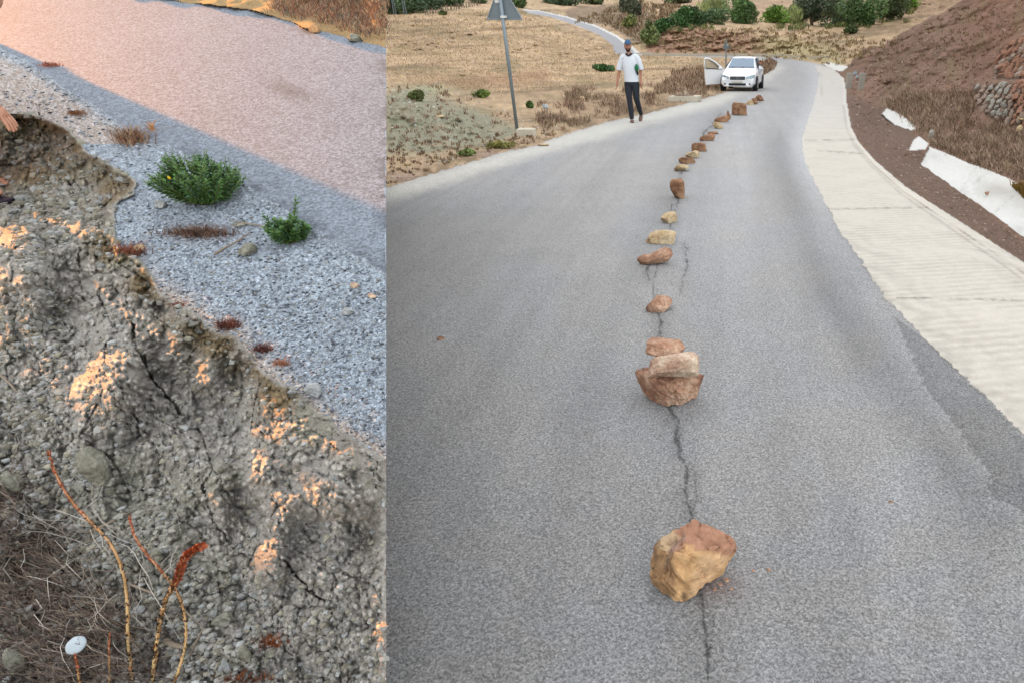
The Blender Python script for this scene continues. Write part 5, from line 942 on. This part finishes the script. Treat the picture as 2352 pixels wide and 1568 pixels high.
MB().box(-.26, .26, -.035, -.01, .40, .475, .008).build('number_plate', M['plate'], car)
for s_ in (-1, 1):
    for y in (.72, 3.2):
        MB().cyl((s_ * .80, y, .31), (1, 0, 0), .37, .19, 26).build('wheel_arch', M['black'], car); wh = MB().cyl((s_ * .80, y, .30), (1, 0, 0), .30, .22, 26).build('wheel', M['rubber'], car)
        MB().cyl((s_ * .905, y, .30), (1, 0, 0), .19, .03, 18).build('rim', M['rim'], wh)
    quad('side_window', [(s_ * .855, 1.42, 1.0), (s_ * .855, 2.3, 1.0), (s_ * .59, 2.3, 1.46), (s_ * .60, 2.0, 1.43)], 'cabin' if s_ > 0 else 'cabin', th=.03); quad('side_window', [(s_ * .855, 2.38, 1.0), (s_ * .85, 3.2, 1.0), (s_ * .60, 3.15, 1.44), (s_ * .59, 2.38, 1.46)], 'glass', th=.03)
quad('door_opening', [(-.872, 1.3, .3), (-.872, 2.3, .3), (-.872, 2.3, .97), (-.872, 1.3, .93)], 'cabin', th=.02)
MB().box(.86, 1.02, 1.32, 1.42, .96, 1.09, .03).build('mirror', M['carwhite'], car); MB().box(.83, .9, 1.34, 1.40, .95, .99, .01).build('mirror_arm', M['black'], car)
# open door: hinged at its front edge, swung outward
dm = MB().add([(0, 0, .28), (-.95, 0, .24), (-1.0, 0, .60), (-1.02, 0, .97), (0, 0, .94)], [(0, 1, 2, 3, 4)]); d_ = dm.build('door', M['carwhite'], car); q = d_.modifiers.new('s', 'SOLIDIFY'); q.thickness = .09; q.offset = 0; q = d_.modifiers.new('b', 'BEVEL'); q.width = .02; q.segments = 2
fm = MB().tube([(-1.0, 0, .95), (-1.03, .0, 1.40), (-.98, .0, 1.46), (-.78, .0, 1.45), (-.48, .0, 1.30), (-.2, .0, 1.09), (0, 0, .95)], .038, 8).build('window_frame', M['carwhite'], d_, True)
quad('door_glass', [(-.97, 0, .96), (-.98, 0, 1.40), (-.78, 0, 1.41), (-.48, 0, 1.26), (-.1, 0, .97)], 'dglass' if False else 'glass', d_)
gm_ = mat('door_glass', (.5, .55, .52), .05, trans=.85, spec=.5); [o for o in d_.children if o.name.startswith('door_glass')][0].data.materials[0] = gm_
MB().box(-.30, -.14, -.14, -.02, .96, 1.08, .03).build('door_mirror', M['carwhite'], d_); MB().tube([(-.95, -.05, .99), (-.12, -.05, .965)], .02, 6).build('window_seal', M['black'], d_)
d_.location = (-.87, 1.25, 0); d_.rotation_euler = (0, 0, math.radians(26))
car.scale = (.9, .9, .9)
# the passenger leaning out of the far window
def skinned(name, pts, edges, m, parent=None, sub=2, root=0):
    bm = bmesh.new(); lay = bm.verts.layers.skin.verify(); vs = []
    for i, (p_, r_) in enumerate(pts):
        v = bm.verts.new(p_); rr = r_ if hasattr(r_, '__len__') else (r_, r_); v[lay].radius = rr; v[lay].use_root = (i == root); vs.append(v)
    for a, b in edges: bm.edges.new((vs[a], vs[b]))
    me = bpy.data.meshes.new(name); bm.to_mesh(me); bm.free(); me.materials.append(m); o = bpy.data.objects.new(name, me); C.objects.link(o)
    if parent is not None: o.parent = parent
    q = o.modifiers.new('skin', 'SKIN'); q.use_smooth_shade = True; q = o.modifiers.new('sub', 'SUBSURF'); q.levels = sub; q.render_levels = sub; return o
def blob(c, s_, name, m, parent, sub=ICO3, rough=0, f=None, rz=0):
    V = sub[0].copy()
    if f: V = f(V)
    V = V * np.array(s_); cz, sz = math.cos(rz), math.sin(rz); V = V @ np.array([[cz, sz, 0], [-sz, cz, 0], [0, 0, 1]]); V = V + np.array(c); return mesh(name, V, sub[1], M[m], parent)
def head(parent, c, yaw, skin, pitch=0, beard=True, cap=None, hair=True, s=1.0):
    h = bpy.data.objects.new('head', None)
    V = ICO4[0].copy(); x, y, z = V[:, 0].copy(), V[:, 1].copy(), V[:, 2].copy()
    W = np.stack([x * .074 * (1 - .16 * sstep(0, -1, z)), y * .094, z * .117], -1); fr = y < 0   # face looks to -y
    W[:, 1] += np.where(fr, -.012 * np.exp(-((z + .75) / .25) ** 2), 0)                           # chin
    W[:, 1] -= .026 * np.exp(-(x / .16) ** 2 - ((z + .12) / .17) ** 2) * fr + .010 * np.exp(-(x / .13) ** 2 - ((z - .1) / .2) ** 2) * fr   # nose
    W[:, 1] += .011 * (np.exp(-((np.abs(x) - .36) / .15) ** 2 - ((z - .08) / .12) ** 2)) * fr      # eye sockets
    W[:, 1] -= .006 * np.exp(-((z - .27) / .09) ** 2 - (x / .6) ** 2) * fr                         # brow
    W[:, 1] -= .006 * np.exp(-(x / .28) ** 2 - ((z + .46) / .07) ** 2) * fr - .004 * np.exp(-(x / .28) ** 2 - ((z + .53) / .03) ** 2) * fr
    o = mesh('head', W * s, ICO4[1], skin, parent); o.location = c; o.rotation_euler = (pitch, 0, yaw)
    for sx in (-1, 1):
        blob((sx * .027 * s, -.083 * s, .012 * s), (.012 * s, .007 * s, .006 * s), 'eye', 'beard', o, ICO2); blob((sx * .074 * s, .005 * s, .0), (.012 * s, .018 * s, .03 * s), 'ear', None or 'skin2' if skin == M['skin2'] else 'skin', o, ICO2)
        blob((sx * .028 * s, -.09 * s, .034 * s), (.019 * s, .006 * s, .004 * s), 'eyebrow', 'beard', o, ICO2)
    if beard:
        m = (z < -.25) & (y < .35); B = W * 1.05; B[:, 2] = np.where(m, B[:, 2] * 1.05, B[:, 2]); keep = [f for f in ICO4[1] if all((z[i] < -.28 and y[i] < .3 and not (abs(x[i]) < .26 and -.58 < z[i] < -.42)) or (z[i] < .1 and -.05 < y[i] < .3 and abs(x[i]) > .75) for i in f)]
        mesh('beard', B * s, [tuple(f) for f in keep], M['beard'], o)
    blob((0, -.092 * s, -.058 * s), (.022 * s, .006 * s, .0055 * s), 'mouth', 'lip', o, ICO2)
    if hair:
        keep = [f for f in ICO4[1] if all(z[i] > .42 - .75 * sstep(-.35, .3, y[i]) for i in f)]; mesh('hair', W * s * 1.07, [tuple(f) for f in keep], M['beard'], o)
    if cap:
        keep = [f for f in ICO4[1] if all(z[i] > .26 for i in f)]; mesh('cap', W * s * np.array([1.14, 1.14, 1.16]), [tuple(f) for f in keep], M[cap], o)
        blob((0, -.115 * s, .035 * s), (.062 * s, .07 * s, .007 * s), 'cap_brim', cap, o, ICO3)
    return o
M['lip'] = mat('lip', A(160, 96, 84), .5)
pp = thing('person', 'dark haired person in a light top leaning out of the car window', 'person', Matrix.Translation(car.location) @ Matrix.Rotation(math.radians(-11), 4, 'Z') @ Vector((.70, 1.58, .56)), math.radians(-11))
skinned('body', [((0, 0, 0), (.13, .11)), ((.02, 0, .2), (.15, .11)), ((.06, 0, .38), (.14, .1)), ((.08, 0, .46), .05), ((.09, 0, .52), .048), ((.2, .0, .36), .055), ((.26, -.12, .30), .042), ((.2, -.26, .36), .035)], [(0, 1), (1, 2), (2, 3), (3, 4), (2, 5), (5, 6), (6, 7)], M['shirt'], pp)
pp.scale = (.9, .9, .9)
head(pp, (.11, -.01, .62), .1, M['skin'], beard=False)

# ================================================================= the man walking
F0 = G(1454, 280, 0.0)
man = thing('person', 'bearded man in a white T-shirt, dark jeans and blue cap walking on the left shoulder', 'person', F0)
J = dict(pel=(.015, 0, .93), bel=(.0, -.01, 1.08), che=(-.01, -.01, 1.28), nec=(-.025, -.01, 1.44), hea=(-.03, -.015, 1.56),
         hl=(-.085, 0, .87), kl=(-.055, -.05, .49), al=(-.02, -.02, .09), hr=(.10, 0, .87), kr=(.105, -.03, .50), ar=(.165, .30, .17),
         shl=(-.18, 0, 1.385), el=(-.255, .02, 1.11), wl=(-.315, -.04, .87), shr=(.155, 0, 1.385), er=(.225, .03, 1.12), wr=(.225, -.06, .87))
def hand(V_, E_, w_, dx, s=1.0, dirn=(0, 0, -1), curl=.4):
    # palm and five fingers as extra chains of the same body skin
    base = len(V_); wx_, wy_, wz_ = V_[w_][0]; d = Vector(dirn).normalized(); side = Vector((0, -1, 0)) if abs(d.y) < .7 else Vector((1, 0, 0)); nrm = d.cross(side).normalized() * dx
    pm = Vector((wx_, wy_, wz_)) + d * .045 * s; V_.append((pm, (.021 * s, .034 * s))); E_.append((w_, base)); pe = Vector((wx_, wy_, wz_)) + d * .08 * s; V_.append((pe, (.017 * s, .034 * s))); E_.append((base, base + 1))
    for i in range(4):
        off = side * (.024 - i * .016) * s; L_ = [.075, .083, .078, .062][i] * s; k0 = len(V_); q = pe + off + d * .012 * s
        V_.append((q, .0088 * s)); E_.append((base + 1, k0)); q2 = q + (d + nrm * curl * .4).normalized() * L_ * .5; V_.append((q2, .0082 * s)); E_.append((k0, k0 + 1)); q3 = q2 + (d + nrm * curl * 1.4).normalized() * L_ * .5; V_.append((q3, .0068 * s)); E_.append((k0 + 1, k0 + 2))
    k0 = len(V_); t0 = pm + side * .026 * s; V_.append((t0, .012 * s)); E_.append((base, k0)); V_.append((t0 + (side * .6 + d).normalized() * .036 * s, .0105 * s)); E_.append((k0, k0 + 1)); V_.append((t0 + (side * .25 + d).normalized() * .066 * s, .0085 * s)); E_.append((k0 + 1, k0 + 2))
names = list(J); rad = dict(pel=(.12, .08), bel=(.11, .07), che=(.12, .075), nec=.052, hea=.055, hl=.085, kl=.055, al=.038, hr=.085, kr=.055, ar=.038, shl=.056, el=.038, wl=.027, shr=.056, er=.038, wr=.027)
Vb = [(J[k], rad[k]) for k in names]; ix = {k: i for i, k in enumerate(names)}
Eb = [(ix[a], ix[b]) for a, b in [('pel', 'bel'), ('bel', 'che'), ('che', 'nec'), ('nec', 'hea'), ('pel', 'hl'), ('hl', 'kl'), ('kl', 'al'), ('pel', 'hr'), ('hr', 'kr'), ('kr', 'ar'), ('che', 'shl'), ('shl', 'el'), ('el', 'wl'), ('che', 'shr'), ('shr', 'er'), ('er', 'wr')]]
hand(Vb, Eb, ix['wl'], 1, dirn=(-.12, -.1, -1)); hand(Vb, Eb, ix['wr'], -1, dirn=(.1, -.1, -1))
skinned('body', Vb, Eb, M['skin'], man)
head(man, (-.035, -.03, 1.615), math.radians(6), M['skin'], cap='cap', hair=True)
MB().tube([(-.085, -.03, 1.445), (-.06, -.085, 1.44), (-.02, -.1, 1.42), (.02, -.085, 1.44), (.045, -.03, 1.445), (-.02, .05, 1.47), (-.085, -.03, 1.445)], .024, 8).build('dark_collar', M['scarf'], man, True)
def loft(rings, n=20):
    V = []; 
    for (cx, cy, cz, rx, ry, tx) in rings:
        for k in range(n): a = 2 * PI * k / n; V.append((cx + rx * math.cos(a), cy + ry * math.sin(a), cz + tx * math.cos(a)))
    Fc = [(i * n + k, i * n + (k + 1) % n, (i + 1) * n + (k + 1) % n, (i + 1) * n + k) for i in range(len(rings) - 1) for k in range(n)]; return V, Fc
def garment(name, parts, m, parent, wr=.013):
    mb = MB()
    for V, Fc in parts: mb.add(V, Fc)
    o = mb.build(name, m, parent, True); co = np.array([v.co[:] for v in o.data.vertices]); d_ = fbm(co[:, 0] * 14 + co[:, 1] * 9, co[:, 2] * 16 + co[:, 0] * 5, 3, 5) * wr
    for v, q in zip(o.data.vertices, d_): v.co.x += q; v.co.y += q * .8
    q = o.modifiers.new('sub', 'SUBSURF'); q.levels = q.render_levels = 1; return o
def limb(pts, n=14):   # tube with round rings across its own direction
    m_ = MB().tube([p for p, r in pts], [r for p, r in pts], n, cap=False); return m_.v, m_.f
def shoe(c, rot): o = blob((0, -.06, .0), (.048, .135, .045), 'shoe', 'shoe', man, ICO3, f=lambda V: np.stack([V[:, 0], V[:, 1], np.where(V[:, 2] < -.5, -.5, V[:, 2]) * (1 - .35 * sstep(.2, -1, V[:, 1]))], -1)); o.location = c; o.rotation_euler = rot
garment('shirt', [loft([(.012, 0, .875, .172, .118, 0), (.01, 0, .95, .170, .116, 0), (.0, -.005, 1.08, .165, .115, 0), (-.008, -.005, 1.22, .178, .12, 0), (-.012, -.005, 1.33, .182, .115, 0), (-.018, -.005, 1.395, .165, .095, 0), (-.022, -.005, 1.435, .115, .08, 0), (-.025, -.005, 1.455, .07, .07, 0)]),
    limb([((-.10, 0, 1.40), .07), ((-.175, 0, 1.385), .077), ((-.215, .01, 1.28), .074), ((-.25, .02, 1.16), .070), ((-.262, .02, 1.12), .070)]), limb([((.08, 0, 1.40), .07), ((.15, 0, 1.385), .077), ((.19, .01, 1.28), .074), ((.222, .025, 1.17), .071), ((.228, .03, 1.13), .071)])], M['shirt'], man)
garment('jeans', [loft([(.012, 0, .96, .15, .10, 0), (.012, 0, .90, .165, .115, 0), (.01, 0, .84, .172, .118, 0), (.01, 0, .80, .165, .11, 0), (.01, 0, .77, .10, .08, 0)]),
    limb([((-.07, 0, .84), .098), ((-.068, -.02, .72), .092), ((-.058, -.045, .55), .073), ((-.052, -.05, .48), .068), ((-.04, -.035, .30), .062), ((-.025, -.02, .14), .055), ((-.02, -.02, .07), .056)]), limb([((.09, 0, .84), .098), ((.10, -.015, .72), .092), ((.106, -.035, .56), .073), ((.11, -.02, .49), .068), ((.135, .12, .34), .061), ((.16, .25, .20), .054), ((.165, .28, .16), .054)])], M['jeans'], man, .010)
shoe((-.02, -.02, .025), (0, 0, .1)); shoe((.165, .30, .11), (.7, 0, -.1))
bg = blob((.15, -.11, 1.17), (.045, .035, .075), 'shoulder_bag', 'green', None, ICO3); bg.parent = None; bg.location = F0; tag(bg, 'small green and dark pouch carried under the walking man\'s arm', 'bag'); MB().tube([(.15, -.1, 1.12), (.17, -.08, 1.02)], [.03, .02], 8).build('pouch_strap', M['black'], bg)

# ================================================================= the man crouching at the left edge
F1 = LS(-40, 462); F1 = np.asarray(F1)
def lean(p): x, y, z = p; return (x + .38 * z + .03 * float(sstep(.1, .35, z)), y, z)
cr = thing('person', 'bending man at the left edge, black sleeve, beige trousers, one hand reaching down', 'person', F1)
K = dict(pel=(-.58, .12, .80), bel=(-.48, .08, .84), che=(-.32, .02, .86), nec=(-.14, -.01, .90), hea=(.03, -.02, .93), hl=(-.57, .04, .74), kl=(-.33, -.05, .44), al=(-.02, .0, .09), hr=(-.58, .2, .74), kr=(-.44, .26, .44), ar=(-.26, .24, .09), shl=(-.34, -.14, .84), el=(-.53, -.17, .60), wl=(-.47, -.13, .375), shr=(-.34, .16, .84), er=(-.22, .2, .58), wr=(-.12, .16, .48))
rad2 = dict(rad); rad2['hea'] = .05
K = {k: lean(v) for k, v in K.items()}; Vc = [(K[k], rad2[k]) for k in names]; Ec = Eb[:16]; Ec = list(Ec); hand(Vc, Ec, ix['wl'], 1, s=1.05, dirn=(.25, 0, -1), curl=.7); hand(Vc, Ec, ix['wr'], 1, dirn=(.4, 0, -.6))
skinned('body', Vc, Ec, M['skin2'], cr)
head(cr, lean((.07, -.03, .985)), math.radians(75), M['skin2'], pitch=.0, beard=False, s=1.02)
skinned('sweater', [(lean((-.57, .11, .81)), (.14, .13)), (lean((-.46, .08, .85)), (.14, .13)), (lean((-.32, .02, .86)), (.15, .14)), (lean((-.20, .0, .89)), .08), (lean((-.34, -.11, .83)), .09), (lean((-.42, -.16, .70)), .075), (lean((-.53, -.17, .60)), .062), (lean((-.49, -.14, .43)), .047), (lean((-.34, .15, .83)), .075), (lean((-.22, .2, .58)), .056), (lean((-.15, .17, .51)), .045)], [(0, 1), (1, 2), (2, 3), (2, 4), (4, 5), (5, 6), (6, 7), (2, 8), (8, 9), (9, 10)], M['sleeve'], cr, root=2)
skinned('trousers', [(lean((-.60, .12, .80)), (.15, .13)), (lean((-.57, .04, .73)), .10), (lean((-.42, -.01, .56)), .08), (lean((-.325, -.05, .43)), .07), (lean((-.24, -.02, .29)), .058), (lean((-.10, .0, .17)), .055), (lean((-.58, .2, .73)), .10), (lean((-.44, .26, .43)), .07), (lean((-.22, .25, .28)), .06), (lean((-.25, .24, .16)), .055)], [(0, 1), (1, 2), (2, 3), (3, 4), (4, 5), (0, 6), (6, 7), (7, 8), (8, 9)], M['beige'], cr, root=0)
def foot(c, rz):
    o = blob((.07, 0, .03), (.125, .042, .032), 'foot', 'skin2', cr, ICO3, rz=0); o.location = c; o.rotation_euler = (0, 0, rz)
    for i in range(5): blob((.185 - i * .012, -.034 + i * .017, .022), (.022 - i * .002, .0095 if i else .012, .012), 'toe', 'skin2', o, ICO2)
    MB().box(-.07, .215, -.052, .052, -.02, .0, .008).build('sandal_sole', M['sandal'], o); MB().tube([(.10, -.052, .0), (.115, -.035, .05), (.12, 0, .065), (.115, .035, .05), (.10, .052, .0)], .013, 8).build('sandal_strap', M['sandal'], o); MB().tube([(-.01, -.05, .0), (.02, -.035, .07), (.03, 0, .085), (.02, .035, .07), (-.01, .05, .0)], .012, 8).build('sandal_strap', M['sandal'], o)
foot((-.045, -.01, .02), -.08); foot((-.30, .24, .02), .2)
